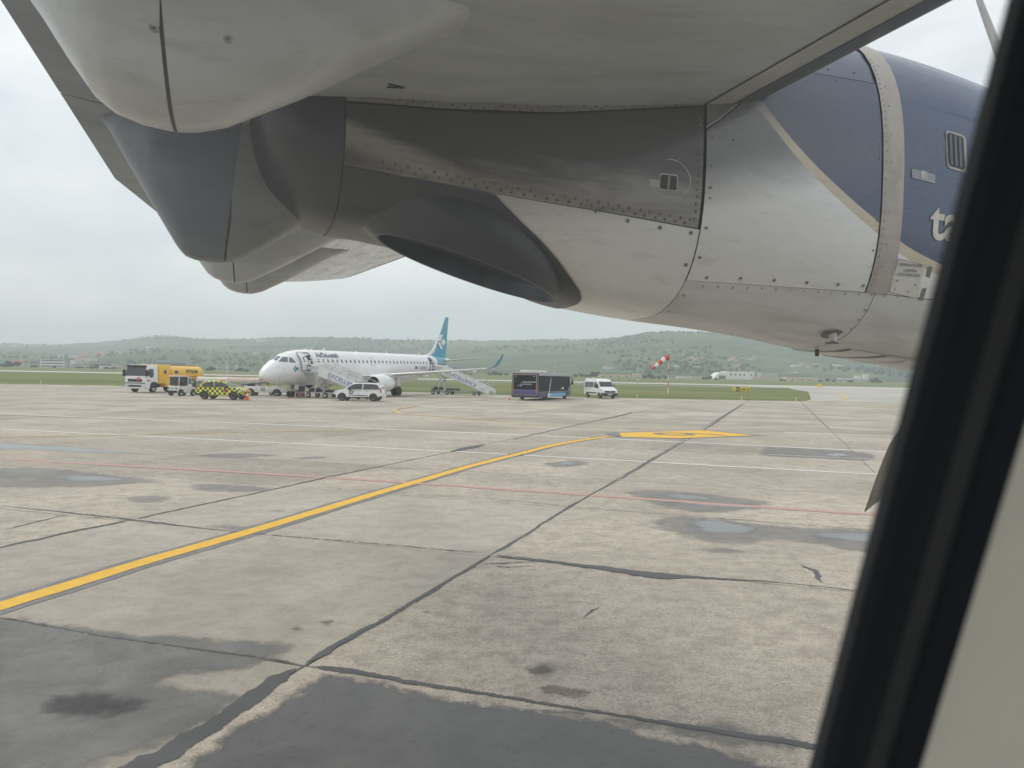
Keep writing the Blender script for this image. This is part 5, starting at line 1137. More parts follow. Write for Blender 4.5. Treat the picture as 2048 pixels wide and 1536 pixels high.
# wings
for s in (-1,1):
    wj=slab_airfoil([(s*1.0,13.6,20.4,2.10,.62),(s*2.2,14.4,19.9,2.25,.50),(s*4.6,15.9,19.8,2.48,.36),(s*9,19.3,21.7,2.95,.20),(s*13.2,22.2,23.6,3.38,.12)],m_jw,'wing',jet)
    slab_airfoil([(s*13.2,22.2,23.6,3.38,.11),(s*13.65,22.65,23.8,3.52,.09),(s*13.95,23.1,24.1,3.95,.07),(s*14.15,23.6,24.3,4.5,.05),(s*14.3,24.0,24.5,5.05,.03)],m_teal,'winglet',wj)
    for (y,x0,x1,z) in ((6.0,18.2,21.6,2.42),(8.8,20.0,22.8,2.74),(11.2,21.6,23.8,3.02)):
        MB().loft([[(x,s*y+.14*k_*math.cos(a),z+.17*k_*math.sin(a)-.05) for a in [2*math.pi*i/10 for i in range(10)]] for x,k_ in ((x0,.1),(x0+.6,.8),((x0+x1)/2,1),(x1-.5,.7),(x1,.1))]).build('flap_fairing',m_jw,wj)
    MB().prism([(13.5,1.45),(20.8,1.45),(20.2,2.5),(14.2,2.5)],s*.5,s*1.75).build('wing_root_fairing',m_jw,wj)
    # engine
    en=thing_part('engine',jet); en.location=(12.6,s*4.25,1.43)
    MB().lathe([(0,.74),(-.06,.80),(0,.87),(.25,.95),(.9,1.02),(1.8,1.0),(2.6,.86),(3.3,.70),(3.3,.62)],28,ax='x',cap=False).build('engine_cowl',m_jw,en); MB().lathe([(.02,.87),(-.065,.80),(.0,.735),(.1,.72),(-.02,.78)],28,ax='x',cap=False).build('inlet_lip',m_jgrey,en)
    MB().lathe([(.0,.735),(.5,.70),(.9,.70),(.9,.001)],28,ax='x',cap=False).build('fan_intake',m_dk,en); MB().lathe([(.35,.001),(.5,.12),(.75,.22),(.9,.26)],14,ax='x',cap=False).build('spinner',m_jgrey,en)
    MB().lathe([(3.2,.60),(4.0,.40),(4.3,.22),(4.7,.05)],20,ax='x').build('exhaust_cone',m_jgrey,en)
    MB().prism([(1.2,.9),(4.4,.75),(5.0,.95),(3.0,1.15)],-.16,.16).build('pylon',m_jw,en)
    # main gear
    mg=thing_part('main_gear',jet); mg.location=(19.3,s*2.97,0)
    MB().tube([(0,0,.5),(0,0,2.2)],.14,10).build('leg',m_jgrey,mg); MB().tube([(0,0,.8),(0,-s*1.2,2.1)],.07,8).build('brace',m_jgrey,mg)
    MB().prism([(-.5,1.2),(.5,1.2),(.4,2.2),(-.4,2.2)],s*.2,s*.24).build('gear_door',m_jw,mg)
    for y in (-.30,.30):
        MB().lathe([(-.17,.30),(-.17,.45),(-.12,.52),(.12,.52),(.17,.45),(.17,.30)],22,(0,y,.52)).build('tyre',m_tyre,mg); MB().lathe([(-.17,.001),(-.15,.28),(.15,.28),(.17,.001)],18,(0,y,.52)).build('rim',m_rimw,mg)
ng=thing_part('nose_gear',jet); ng.location=(4.3,0,0); MB().tube([(0,0,.3),(-.1,0,1.5)],.09,10).build('leg',m_jgrey,ng)
MB().tube([(0,0,.6),(1.0,0,1.5)],.05,6).build('drag_brace',m_jgrey,ng); MB().box(.15,.8,-.34,-.32,.75,1.28).build('gear_door',m_jw,ng); MB().box(.15,.8,.32,.34,.75,1.28).build('gear_door',m_jw,ng)
for y in (-.22,.22):
    MB().lathe([(-.11,.18),(-.11,.27),(-.07,.31),(.07,.31),(.11,.27),(.11,.18)],20,(0,y,.31)).build('tyre',m_tyre,ng); MB().lathe([(-.11,.001),(-.09,.17),(.09,.17),(.11,.001)],16,(0,y,.31)).build('rim',m_rimw,ng)
# ---- passenger stairs
def stairs(loc,rz,label,plat=2.55,L=7.9,text=True):
    t=thing('passenger_stairs',label,'stairs',loc,rz,'passenger stairs at the jet'); px=1.7; hw=.82; sx,sz=px,plat
    ex,ez=L,.38; n=14; sl=Vector((ex-sx,0,ez-sz)); ln=sl.length; u=sl.normalized(); up=Vector((-u.z,0,u.x))
    MB().box(-.15,px+.1,-hw,hw,plat-.16,plat,.02).build('platform',m_frame,t)
    for k in range(n):
        x=sx+(ex-sx)*(k+.2)/n; z=sz+(ez-sz)*(k+.9)/n; MB().box(x,x+.33,-hw+.1,hw-.1,z-.04,z).build('step',m_frame,t)
    for s in (-1,1):
        A=Vector((sx-.15,s*hw,sz+.02)); B=Vector((ex+.05,s*hw,ez)); lo=-.42; hi=.62
        p=[A+up*lo*.9,B+up*lo*.55,B+up*hi*.75,A+up*hi]; sp=MB(); sp.prism([(q.x,q.z) for q in p],s*hw-.03,s*hw+.03); panel=sp.build('side_panel',m_ppw,t)
        if text and s==-1:
            o=A+u*1.15+up*(-.02); lettering('side_lettering','EXCELLENCE',.40,m_ltblue,panel,(o.x,-hw-.032,o.z),u,up,off=.006,bold=.02,width=4.15)
            o=A+u*1.15+up*(-.27); lettering('side_lettering','FROM TOUCHDOWN TO TAKEOFF',.12,m_gry,panel,(o.x,-hw-.032,o.z),u,up,off=.006,width=4.1)
            o=A+u*5.9+up*(.0); lettering('side_lettering','ST 06',.2,m_gry,panel,(o.x,-hw-.032,o.z),u,up,off=.006)
        for hgt in (1.12,):
            MB().tube([Vector((-.1,s*hw,plat+hgt)),Vector((px,s*hw,plat+hgt)),A+up*(hgt-.05)+u*.5,B+up*(hgt-.1)],.035,6).build('handrail',m_frame,t)
        for k in range(7):
            q=A.lerp(B,(k+.5)/7); MB().tube([q+up*.55,q+up*1.02],.022,5).build('baluster',m_frame,t)
        pb=MB().box(-.05,px-.05,s*hw-.025,s*hw+.025,plat+.04,plat+.80,.01).build('platform_board',m_ppw,t)
        if s==-1:
            MB().prism(rr2(.12,.62,plat+.10,plat+.72,.09),-hw-.034,-hw-.028).build('logo_square',m_navy,pb); lettering('logo_letter','M',.36,m_lw,pb,(.19,-hw-.035,plat+.23),(1,0,0),(0,0,1),off=.006,bold=.05,width=.37)
            lettering('board_lettering','MENZIES',.20,m_gry,pb,(.70,-hw-.026,plat+.36),(1,0,0),(0,0,1),off=.006,width=.82); lettering('board_lettering','AVIATION',.09,m_gry,pb,(.80,-hw-.026,plat+.20),(1,0,0),(0,0,1),off=.006,width=.6)
        # lifting struts
        MB().tube([(.55,s*.6,plat-.2),(2.1,s*.6,.62)],.06,8).build('lift_strut',m_frame,t); MB().tube([(.2,s*.6,.75),(2.0,s*.6,plat-.35)],.05,8).build('lift_strut',m_frame,t); MB().tube([(.95,s*.6,.62),(1.35,s*.6,plat-.2)],.05,8).build('lift_ram',m_ppw,t)
        MB().box(-.1,ex-.3,s*.55-.05,s*.55+.05,.46,.58).build('chassis_rail',m_frame,t)
    MB().box(.1,1.1,-.5,.5,.58,.95,.04).build('power_unit',m_dk,t); MB().box(1.9,3.6,-.45,.45,.58,.80,.03).build('battery_box',m_dk,t)
    MB().box(-.25,.0,-.5,.5,.5,.7).build('tow_bumper',mat('orange red paint',(.55,.17,.08),.6),t)
    for x in (.25,2.3,6.2):
        for s in (-1,1): wheel(t,x,s*.72,.27 if x<6 else .22,.18,m_tyre,m_rimg,s)
    return t
def rr2(x0,x1,z0,z1,r): return [((x0+x1)/2+a,(z0+z1)/2+b_) for a,b_ in rrect((x1-x0)/2,(z1-z0)/2,r,4)]
_d=Vector((math.cos(R(66.5)),math.sin(R(66.5)),0)); _n=Vector((_d.y,-_d.x,0)); _N=Vector((-23.9,73.2,0))
p=_N+_d*5.4+_n*1.65; stairs((p.x,p.y,0),R(-23.5),'white passenger stairs lettered EXCELLENCE at the jet front door, behind the white car')
p=_N+_d*30.6+_n*1.65; stairs((p.x,p.y,0),R(-23.5),'white passenger stairs lettered EXCELLENCE at the jet rear door, under the tail',plat=3.0,L=8.3)
# ================================================================== vehicles and small things on the apron
def hwf(lo,hi,zb,zt): return lambda z: lo if z<=zb else lo+(hi-lo)*min(1,(z-zb)/(zt-zb))
def body(name,outl,hw,m,parent,bev=.05):
    """side outline pushed across the width, with rounded shoulders and tumblehome"""
    cx=sum(p[0] for p in outl)/len(outl); cz=sum(p[1] for p in outl)/len(outl); xr=max(p[0] for p in outl)-min(p[0] for p in outl); zr=max(p[1] for p in outl)-min(p[1] for p in outl)
    sh=[(cx+(p[0]-cx)*(1-2*bev/xr),cz+(p[1]-cz)*(1-2*bev/zr)) for p in outl]; rings=[]
    mid=[((a[0]*.45+b_[0]*.55),(a[1]*.45+b_[1]*.55)) for a,b_ in zip(sh,outl)]
    for s,pts,ins in ((-1,sh,0),(-1,mid,bev*.35),(-1,outl,bev),(1,outl,bev),(1,mid,bev*.35),(1,sh,0)): rings.append([(p[0],s*(hw(p[1])-ins),p[1]) for p in pts])
    return MB().loft(rings).build(name,m,parent,angle=32)
def sp(name,pts,hw,m,parent,s,off=.008,th=.0):
    P=[(p[0],s*(hw(p[1])+off),p[1]) for p in pts]; mb=MB(); mb.add(P,[list(range(len(P)))]); return mb.build(name,m,parent,flat=True)
def arch(parent,x,r,hw,m,s,z0=.2):
    pts=[(x+r*math.cos(R(a)),max(z0,.33+r*math.sin(R(a)))) for a in range(0,181,15)]+[(x-r,z0),(x+r,z0)]
    return sp('wheel_arch',pts,hw,m,parent,s,.006)
def cross(name,p0,p1,hw0,hw1,m,parent,off=.012,inset=.12):
    """a pane across the body between two outline points (windscreen, rear glass)"""
    d=Vector((p1[0]-p0[0],0,p1[1]-p0[1])).normalized(); n=Vector((-d.z,0,d.x)); n=n if n.z>0 else -n
    mb=MB(); P=[]
    for p,h in ((p0,hw0),(p1,hw1)):
        for s in (-1,1): P.append((p[0]+n.x*off,s*(h-inset),p[1]+n.z*off))
    mb.add([P[0],P[1],P[3],P[2]],[(0,1,2,3)]); return mb.build(name,m,parent,flat=True)
m_cglass=glass_mat('car glass',(.03,.035,.04),.05); m_clight=glass_mat('head lamp glass',(.55,.56,.55),.1); m_tail=mat('tail lamp red',(.42,.025,.02),.3); m_plast=mat('black bumper plastic',(.025,.026,.028),.65); m_cw=mat('white car paint',(.78,.78,.77),.22,var=.02,coat=.5)
m_yel=mat('yellow tanker paint',(.84,.50,.035),.35,var=.05,coat=.2,dirt=(.5,.32,.08),dirt_amt=.25); m_orange=mat('orange safety plastic',(.80,.13,.04),.5); m_hiv=mat('hi-vis yellow',(.62,.72,.08),.8)
def car(name,label,cat,loc,rz,outl,W,topw,belt,H,wb,xc,r,mb_,windows,ws,rg,clad=True,emblem=None,rack=False):
    t=thing(name,label,cat,loc,rz); hw=hwf(W/2,topw/2,belt,H); bd=body('body',outl,hw,mb_,t)
    for s in (-1,1):
        for w_ in windows: sp('side_window',w_,hw,m_cglass,bd,s,.01)
        for x in (xc+wb/2,xc-wb/2):
            arch(t,x,r*1.22,hw,m_plast,s); wheel(t,x,s*(W/2-.10),r,.22,m_tyre,m_rimg,s)
        if clad: sp('sill_trim',[(xc-wb/2+.42,.25),(xc+wb/2-.42,.25),(xc+wb/2-.42,.36),(xc-wb/2+.42,.38)],hw,m_plast,bd,s,.012); sp('door_trim',[(xc-.95,.46),(xc+.85,.50),(xc+.8,.55),(xc-.9,.53)],hw,m_plast,bd,s,.010)
        for x in (-.35,.75): sp('door_handle',[(xc+x-.55,belt-.12),(xc+x-.40,belt-.12),(xc+x-.40,belt-.07),(xc+x-.55,belt-.07)],hw,m_plast,bd,s,.014)
        sp('door_gap',[(xc-.12,.40),(xc-.10,.40),(xc-.06,belt),(xc-.08,belt)],hw,m_dk,bd,s,.009)
        MB().box(xc+.62,xc+.80,s*(W/2)-.02 if s>0 else -W/2-.20,s*(W/2)+.20 if s>0 else -W/2+.02,belt-.02,belt+.14,.03).build('mirror',m_plast,t)
        if rack: MB().tube([(-1.5,s*(topw/2-.08),H+.0),(-1.4,s*(topw/2-.08),H+.07),(.1,s*(topw/2-.08),H+.07),(.25,s*(topw/2-.08),H+.0)],.022,6).build('roof_rail',m_plast,t)
    cross('windscreen',ws[0],ws[1],hw(ws[0][1]),hw(ws[1][1]),m_cglass,bd,.012,.10); cross('rear_window',rg[0],rg[1],hw(rg[0][1]),hw(rg[1][1]),m_cglass,bd,.012,.14)
    return t,bd,hw
# white estate car
OJ=[(-2.18,.27),(-2.27,.45),(-2.27,.75),(-2.20,1.0),(-2.14,1.18),(-1.98,1.46),(-1.82,1.60),(-1.4,1.645),(-.6,1.66),(.2,1.63),(.52,1.57),(.9,1.34),(1.28,1.08),(1.75,.99),(2.08,.90),(2.22,.78),(2.27,.60),(2.26,.40),(2.18,.25)]
t,bd,hw=car('estate_car','white estate car with roof rails in front of the front stairs','car',(-13.95,70.75,0),R(176),OJ,1.80,1.34,1.02,1.65,2.90,0,.33,m_cw,[[(-1.98,1.10),(-1.82,1.44),(-1.55,1.54),(-.52,1.56),(-.48,1.06)],[(-.38,1.06),(-.42,1.56),(.28,1.55),(.55,1.47),(1.0,1.14),(.9,1.07)]],((1.22,1.13),(.56,1.57)),((-2.17,1.14),(-1.86,1.58)),rack=True)
for s in (-1,1):
    sp('head_lamp',[(2.0,.72),(2.22,.70),(2.21,.80),(1.9,.88)],hw,m_clight,bd,s,.012); sp('tail_lamp',[(-2.24,.80),(-2.12,.80),(-2.0,1.20),(-2.10,1.24),(-2.2,1.02)],hw,m_tail,bd,s,.012); sp('bumper_corner',[(1.95,.28),(2.26,.30),(2.27,.58),(2.08,.62)],hw,m_plast,bd,s,.010); sp('rear_bumper',[(-2.25,.28),(-1.85,.28),(-1.9,.42),(-2.27,.5)],hw,m_plast,bd,s,.010)
    l=sp('door_emblem',[(.62+a,.80+b_) for a,b_ in rrect(.16,.16,.04,3)],hw,m_navy,bd,s,.014)
lettering('emblem_letter','M',.18,m_lw,bd,(.53,hw(.8)+.017,.71),(-1,0,0),(0,0,1),off=.0,width=.18,bold=.04).location=(.18,0,0)
MB().box(2.255,2.29,-.55,.55,.62,.80,.02).build('grille',m_plast,bd); MB().box(2.26,2.285,-.6,.6,.30,.45,.02).build('lower_grille',m_plast,bd)
# chequered follow-me car
m_chk,nt,b=_new('yellow and black chequers'); tc=N(nt,'TexCoord'); v=N(nt,'Mapping'); v.inputs['Scale'].default_value=(1,1,1); v.inputs['Location'].default_value=(.03,.07,.02); nt.links.new(tc.outputs['Object'],v.inputs['Vector'])
ck=N(nt,'TexChecker'); ck.inputs['Scale'].default_value=4.6; ck.inputs['Color1'].default_value=(.80,.80,.06,1); ck.inputs['Color2'].default_value=(.018,.018,.02,1); nt.links.new(v.outputs[0],ck.inputs['Vector'])
nn=noise(nt,tc.outputs['Object'],3,4); nt.links.new(mixc(nt,math_(nt,'MULTIPLY',nn,.15),ck.outputs[0],(.3,.3,.25)),b.inputs['Base Color']); b.inputs['Roughness'].default_value=.35
OS=[(-2.02,.36),(-2.12,.55),(-2.14,.80),(-2.08,1.02),(-1.92,1.22),(-1.55,1.50),(-1.30,1.58),(-.6,1.62),(.1,1.58),(.42,1.50),(1.02,1.10),(1.55,1.02),(1.92,.92),(2.10,.76),(2.14,.55),(2.06,.34)]
t,bd,hw=car('follow_me_car','yellow and black chequered car beside the orange cone','car',(-25.35,67.6,0),R(-4),OS,1.80,1.32,1.02,1.60,2.60,0,.34,m_chk,[[(-1.62,1.10),(-1.45,1.38),(-1.15,1.48),(-.55,1.51),(-.52,1.08)],[(-.40,1.08),(-.44,1.51),(.08,1.49),(.32,1.43),(.80,1.12)]],((1.0,1.13),(.44,1.51)),((-1.95,1.20),(-1.56,1.51)),clad=False)
for s in (-1,1):
    sp('head_lamp',[(1.78,.74),(2.08,.68),(2.08,.80),(1.85,.86)],hw,m_clight,bd,s,.012); sp('tail_lamp',[(-2.13,.85),(-1.98,.85),(-1.95,1.05),(-2.08,1.05)],hw,m_tail,bd,s,.012); sp('bumper_corner',[(1.75,.33),(2.10,.33),(2.14,.52),(1.9,.56)],hw,m_plast,bd,s,.010); sp('rear_bumper',[(-2.08,.36),(-1.72,.34),(-1.75,.5),(-2.13,.58)],hw,m_plast,bd,s,.010)
    sp('door_badge',[(.55+a,.78+b_) for a,b_ in rrect(.10,.09,.02,3)],hw,mat('red badge',(.5,.04,.03),.5),bd,s,.014)
MB().box(-.35,.0,-.45,.45,1.60,1.69,.03).build('light_bar',mat('amber light bar',(.75,.35,.03),.25),t); MB().box(2.12,2.16,-.5,.5,.58,.72,.02).build('grille',m_plast,bd)
# ---- van
OV=[(-2.75,.35),(-2.80,.6),(-2.78,1.6),(-2.70,2.30),(-2.55,2.43),(.6,2.45),(.95,2.36),(1.30,2.05),(1.85,1.42),(2.05,1.28),(2.60,1.10),(2.74,.95),(2.80,.65),(2.74,.34)]
vt=thing('minibus_van','white minibus van with dark windows facing right beside the bus','van',(11.15,97.0,0),R(-71)); hw=hwf(1.02,.90,1.2,2.45); bd=body('body',OV,hw,m_cw,vt,.08)
for s in (-1,1):
    sp('side_window',[(-2.55,1.35),(-2.52,2.0),(-.05,2.02),(-.02,1.35)],hw,m_cglass,bd,s,.01); sp('door_window',[(.20,1.35),(.22,2.0),(.85,2.0),(1.55,1.36),(1.45,1.25),(.9,1.28)],hw,m_cglass,bd,s,.01); sp('side_rub_strip',[(-1.5,.58),(1.05,.58),(1.05,.74),(-1.5,.74)],hw,m_plast,bd,s,.012)
    for x in (1.75,-1.70): arch(vt,x,.44,hw,m_plast,s,.3); wheel(vt,x,s*.90,.34,.24,m_tyre,m_rimg,s)
    sp('head_lamp',[(2.15,.98),(2.60,.86),(2.62,1.02),(2.25,1.22)],hw,m_clight,bd,s,.012); sp('bumper_corner',[(2.25,.36),(2.74,.36),(2.79,.72),(2.3,.72)],hw,m_plast,bd,s,.012)
    MB().box(1.20,1.42,s*1.02 if s>0 else -1.30,1.30 if s>0 else -1.02,1.35,1.75,.04).build('mirror',m_plast,vt); sp('door_handle',[(.25,1.10),(.42,1.10),(.42,1.16),(.25,1.16)],hw,m_plast,bd,s,.014); sp('door_gap',[(.08,.5),(.10,.5),(.10,2.1),(.08,2.1)],hw,m_gry,bd,s,.009)
    o=lettering('side_lettering','AEROPORTUL INTERNATIONAL',.10,m_gry,bd,(-2.25 if s<0 else .0,s*(hw(1.1)+.012),1.12),(-s,0,0),(0,0,1),off=0,width=1.7)
    sp('side_emblem',[(-2.55,1.0),(-2.38,1.0),(-2.42,1.24)],hw,m_navy,bd,s,.012)
cross('windscreen',(1.82,1.46),(1.30,2.06),hw(1.46),hw(2.06),m_cglass,bd,.015,.08)
MB().box(2.70,2.82,-.72,.72,.74,.96,.03).build('grille',m_plast,bd); MB().box(2.72,2.845,-1.0,1.0,.34,.68,.05).build('front_bumper',m_plast,bd); MB().lathe([(2.82,.07),(2.85,.05)],6,(0,0,.90),'x').build('grille_badge',m_rimg,bd); MB().box(2.846,2.852,-.26,.26,.46,.57).build('number_plate',m_lw,bd)
MB().lathe([(2.45,.07),(2.60,.06),(2.62,.02)],10,(-2.2,0,0),'z').build('beacon',mat('pale beacon',(.7,.6,.35),.3),vt)
# ---- apron bus
bt=thing('apron_bus','long dark blue and black airport bus seen from behind','bus',(0,0,0),0); bh=Vector((.325,.946,0)); 
BL,BW,BH=13.4,3.0,3.02; bt.location=(1.36+bh.x*BL/2,81.4+bh.y*BL/2,0); bt.rotation_euler=(0,0,math.atan2(bh.y,bh.x))
m_bnavy=mat('bus navy paint',(.022,.028,.095),.3,coat=.4,var=.06); m_bviol=mat('bus violet blue panel',(.055,.060,.22),.35,coat=.3); m_bglass=mat('tinted bus glass',(.012,.016,.020),.55,spec=.08,var=.3,scale=.7); m_bsil=mat('bus silver roof edge',(.45,.46,.47),.4,metal=.3); m_bsky=mat('light blue decal',(.16,.46,.68),.4,var=.2,scale=2); m_bgold=mat('gold trim',(.36,.27,.12),.5)
hw=lambda z:BW/2
bb=body('body',[(-6.7,.30),(-6.72,.6),(-6.72,2.75),(-6.62,2.90),(6.2,2.90),(6.5,2.75),(6.72,1.6),(6.72,.5),(6.6,.28)],hwf(1.5,1.44,2.2,2.9),m_bnavy,bt,.07)
MB().box(-6.6,6.2,-1.40,1.40,2.88,2.98,.03).build('roof',m_bsil,bt); MB().box(-5.4,-1.8,-1.0,1.0,2.98,3.22,.08).build('air_conditioning_pod',mat('cream roof pod',(.70,.66,.52),.5),bt)
MB().box(-6.745,-6.722,-1.22,1.22,1.10,2.66).build('rear_window',m_bglass,bb); MB().box(-6.745,-6.722,-1.22,1.22,.66,1.08).build('rear_panel',m_bviol,bb); MB().box(-6.75,-6.722,-1.22,1.22,1.08,1.11).build('panel_line',m_bsil,bb)
for (y0,y1,z0,z1) in ((-1.34,-1.26,.60,2.76),(1.26,1.34,.60,2.76),(-1.34,1.34,2.70,2.78),(-1.34,1.34,.55,.62)): MB().box(-6.76,-6.724,y0,y1,z0,z1).build('rear_trim',m_bgold,bb)
for s in (-1,1):
    for k in range(4): MB().lathe([(-6.77,.055),(-6.73,.06)],10,(0,s*1.40,.78+.17*k),'x').build('tail_lamp',m_tail,bb)
    MB().box(-6.75,-6.724,s*1.40-.05,s*1.40+.05,1.45,1.62).build('tail_lamp',m_tail,bb); MB().lathe([(-6.76,.05),(-6.73,.05)],8,(0,s*1.0,2.55),'x').build('rear_marker',m_lw,bb)
    MB().box(-6.4,6.1,s*1.48-.03,s*1.48+.03,.95,2.62).build('side_glass',m_bglass,bb); MB().box(-6.45,6.2,s*1.462-.035,s*1.462+.035,2.66,2.86).build('roof_cove',m_bsil,bb); MB().box(-3.2,4.4,s*1.503-.01,s*1.503+.01,.34,.72).build('light_blue_skirt',m_bsky,bb)
    for x in (-3.9,-.6,2.4,5.0): MB().box(x-.03,x+.03,s*1.512-.004,s*1.512+.004,.95,2.6).build('door_seam',m_dk,bb)
    for x in (4.6,-3.4): arch(bt,x,.52,hw,m_plast,s,.28); wheel(bt,x,s*1.34,.44,.30,m_tyre,m_rimg,s)
    MB().prism([(-3.35,.36),(-2.15,.36),(-2.55,.75),(-1.95,2.2),(-2.02,2.55),(-2.12,2.2),(-2.75,.8)],s*1.516,s*1.520).build('swoosh_decal',m_lw,bb)
    MB().prism([(2.0,1.15),(3.1,1.2),(3.4,1.05),(3.4,1.45),(3.1,1.35)],s*1.516,s*1.520).build('plane_decal',m_lw,bb)
    MB().tube([(6.3,s*1.35,2.6),(7.0,s*1.6,2.55),(7.05,s*1.62,2.1)],.04,6).build('mirror_arm',m_plast,bt); MB().box(6.95,7.12,s*1.62-.12,s*1.62+.12,1.65,2.15,.04).build('mirror',m_plast,bt)
MB().box(6.60,6.735,-1.3,1.3,1.15,2.6).build('windscreen',m_bglass,bb); MB().prism([(5.6,.5),(6.7,.5),(6.7,1.25),(5.5,1.35)],-1.512,-1.508).build('violet_nose_panel',m_bviol,bb)
for s_ in ((-.5,2.32,.30),(-.4,1.9,.1)): pass
lettering('rear_lettering','Aeroportul International',.145,m_lw,bb,(-6.748,.28,1.90),(0,-1,0),(0,0,1),off=.004,width=1.5); lettering('rear_lettering','Avram Iancu Cluj',.145,m_lw,bb,(-6.748,.28,1.66),(0,-1,0),(0,0,1),off=.004,width=1.05)
MB().prism([(.86,1.50),(.55,1.66),(.38,1.90),(.30,2.20),(.42,1.80),(.62,1.56)],-6.752,-6.748,'x').build('rear_emblem',m_lw,bb); MB().prism([(.48,1.50),(.32,1.50),(.38,1.72)],-6.752,-6.748,'x').build('rear_emblem',m_lw,bb)
# ---- fuel tanker
tt=thing('fuel_tanker','yellow fuel tanker truck with a white cab at the left','truck',(-40.4,81.6,0),math.atan2(-.98,-.2)); tt.location=(-40.3,82.2,0)
# local x forwards, front bumper at 0
m_cab=mat('white cab paint',(.76,.76,.75),.3,coat=.3,var=.04,dirt=(.5,.48,.45),dirt_amt=.15)
hw=lambda z:1.25 if z<1.6 else 1.25-.06*min(1,(z-1.6)/1.4)
cb=body('cab',[(-2.1,.95),(-2.1,2.85),(-1.9,2.98),(-.55,2.98),(-.30,2.86),(-.02,1.75),(.02,1.0),(-.05,.55),(-.35,.40),(-.75,.40),(-.78,.85),(-1.0,1.12),(-1.5,1.16),(-1.85,1.1)],hw,m_cab,tt,.05)
cross('windscreen',(-.035,1.78),(-.27,2.72),1.25,1.2,m_cglass,cb,.015,.05); MB().box(-.62,-.15,-1.16,1.16,2.72,2.95,.06).build('sun_visor',m_plast,cb)
for s in (-1,1):
    sp('door_window',[(-1.35,1.75),(-1.32,2.55),(-.62,2.55),(-.42,2.2),(-.42,1.95),(-.9,1.58)],hw,m_cglass,cb,s,.012); sp('door_gap',[(-1.45,1.1),(-1.42,1.1),(-1.42,2.7),(-1.45,2.7)],hw,m_gry,cb,s,.009); MB().box(-.18,.05,s*1.25 if s>0 else -1.52,1.52 if s>0 else -1.25,1.75,2.45,.05).build('mirror',m_plast,cb)
    MB().box(-.10,.06,s*.98-.2,s*.98+.2,.66,.84,.03).build('head_lamp',m_clight,cb)
    for x in (-1.42,): wheel(tt,x,s*1.08,.50,.30,m_tyre,m_rimg,s)
    for x in (-6.9,-8.2): wheel(tt,x,s*1.05,.50,.50,m_tyre,m_rimg,s)
    sp('fender',[(-1.42+.66*math.cos(R(a)),.52+.66*math.sin(R(a))) for a in range(0,181,12)],hw,m_plast,cb,s,.008)
MB().box(.0,.05,-.85,.85,1.16,1.45,.02).build('grille',m_plast,cb); MB().box(.0,.05,-.75,.75,.62,.80,.02).build('lower_grille',m_plast,cb); MB().box(-.06,.045,-1.22,1.22,.44,.60,.03).build('bumper',m_cab,cb); MB().box(.055,.075,.30,.66,1.32,1.62).build('hazard_plate',mat('orange plate',(.62,.16,.07),.5),cb); MB().box(.0,.06,-1.2,1.2,.98,1.06).build('bumper_gap',m_plast,cb)
sp('cab_lettering_patch',[(-.75,1.22),(-.30,1.22),(-.30,1.38),(-.75,1.38)],hw,mat('red print',(.55,.10,.09),.5),cb,1,.011)
MB().box(-10.3,-.9,-.45,.45,.55,.85).build('chassis',m_dk,tt)
cabm=MB().box(-4.3,-2.25,-1.26,1.26,.95,3.05,.10).build('pump_cabinet',m_yel,tt); MB().box(-4.75,-3.4,-1.27,1.27,.62,1.5,.05).build('pump_locker',m_yel,tt); MB().prism(rr2(-3.5,-3.05,2.05,2.45,.05),1.262,1.268).build('cabinet_emblem',m_navy,cabm)
def tk(x,k): return [(x,1.25*k*math.copysign(abs(math.sin(a))**.75,math.sin(a)),2.12+.88*k*math.copysign(abs(math.cos(a))**.75,math.cos(a))) for a in [2*math.pi*i/36 for i in range(36)]]
tank=MB().loft([tk(-10.7,.55),tk(-10.62,.85),tk(-10.4,.97),tk(-10.1,1),tk(-4.35,1)]).build('tank',m_yel,tt,angle=50)
mt=lambda x0,z0:(lambda x,y:(x0-x,1.268,z0+y))
lettering('tank_lettering','PETROM',.40,m_navy,tank,(0,0,0),(1,0,0),(0,0,1),mapf=mt(-7.0,2.15),bold=.03,width=2.2); MB().prism(rr2(-5.55,-4.95,2.10,2.42,.04),1.26,1.27).build('tank_emblem',m_navy,tank)
MB().box(-10.2,-4.4,-.5,.5,2.98,3.06,.02).build('walkway',m_orange if False else mat('brown walkway',(.40,.24,.10),.7),tank); MB().box(-9.8,-5.0,1.252,1.262,1.72,1.80).build('red_stripe',mat('red stripe',(.5,.12,.05),.5),tank)
for s in (-1,1): MB().box(-6.2,-4.85,s*1.12-.12,s*1.12+.12,.55,1.45,.04).build('hose_locker',mat('blue grey locker',(.09,.11,.17),.5),tt); MB().box(-10.4,-8.9,s*1.1-.1,s*1.1+.1,.6,1.3,.04).build('rear_locker',mat('blue grey locker',(.09,.11,.17)),tt)
MB().box(-10.75,-10.6,-1.2,1.2,.5,.75,.03).build('rear_bumper',m_plast,tt)
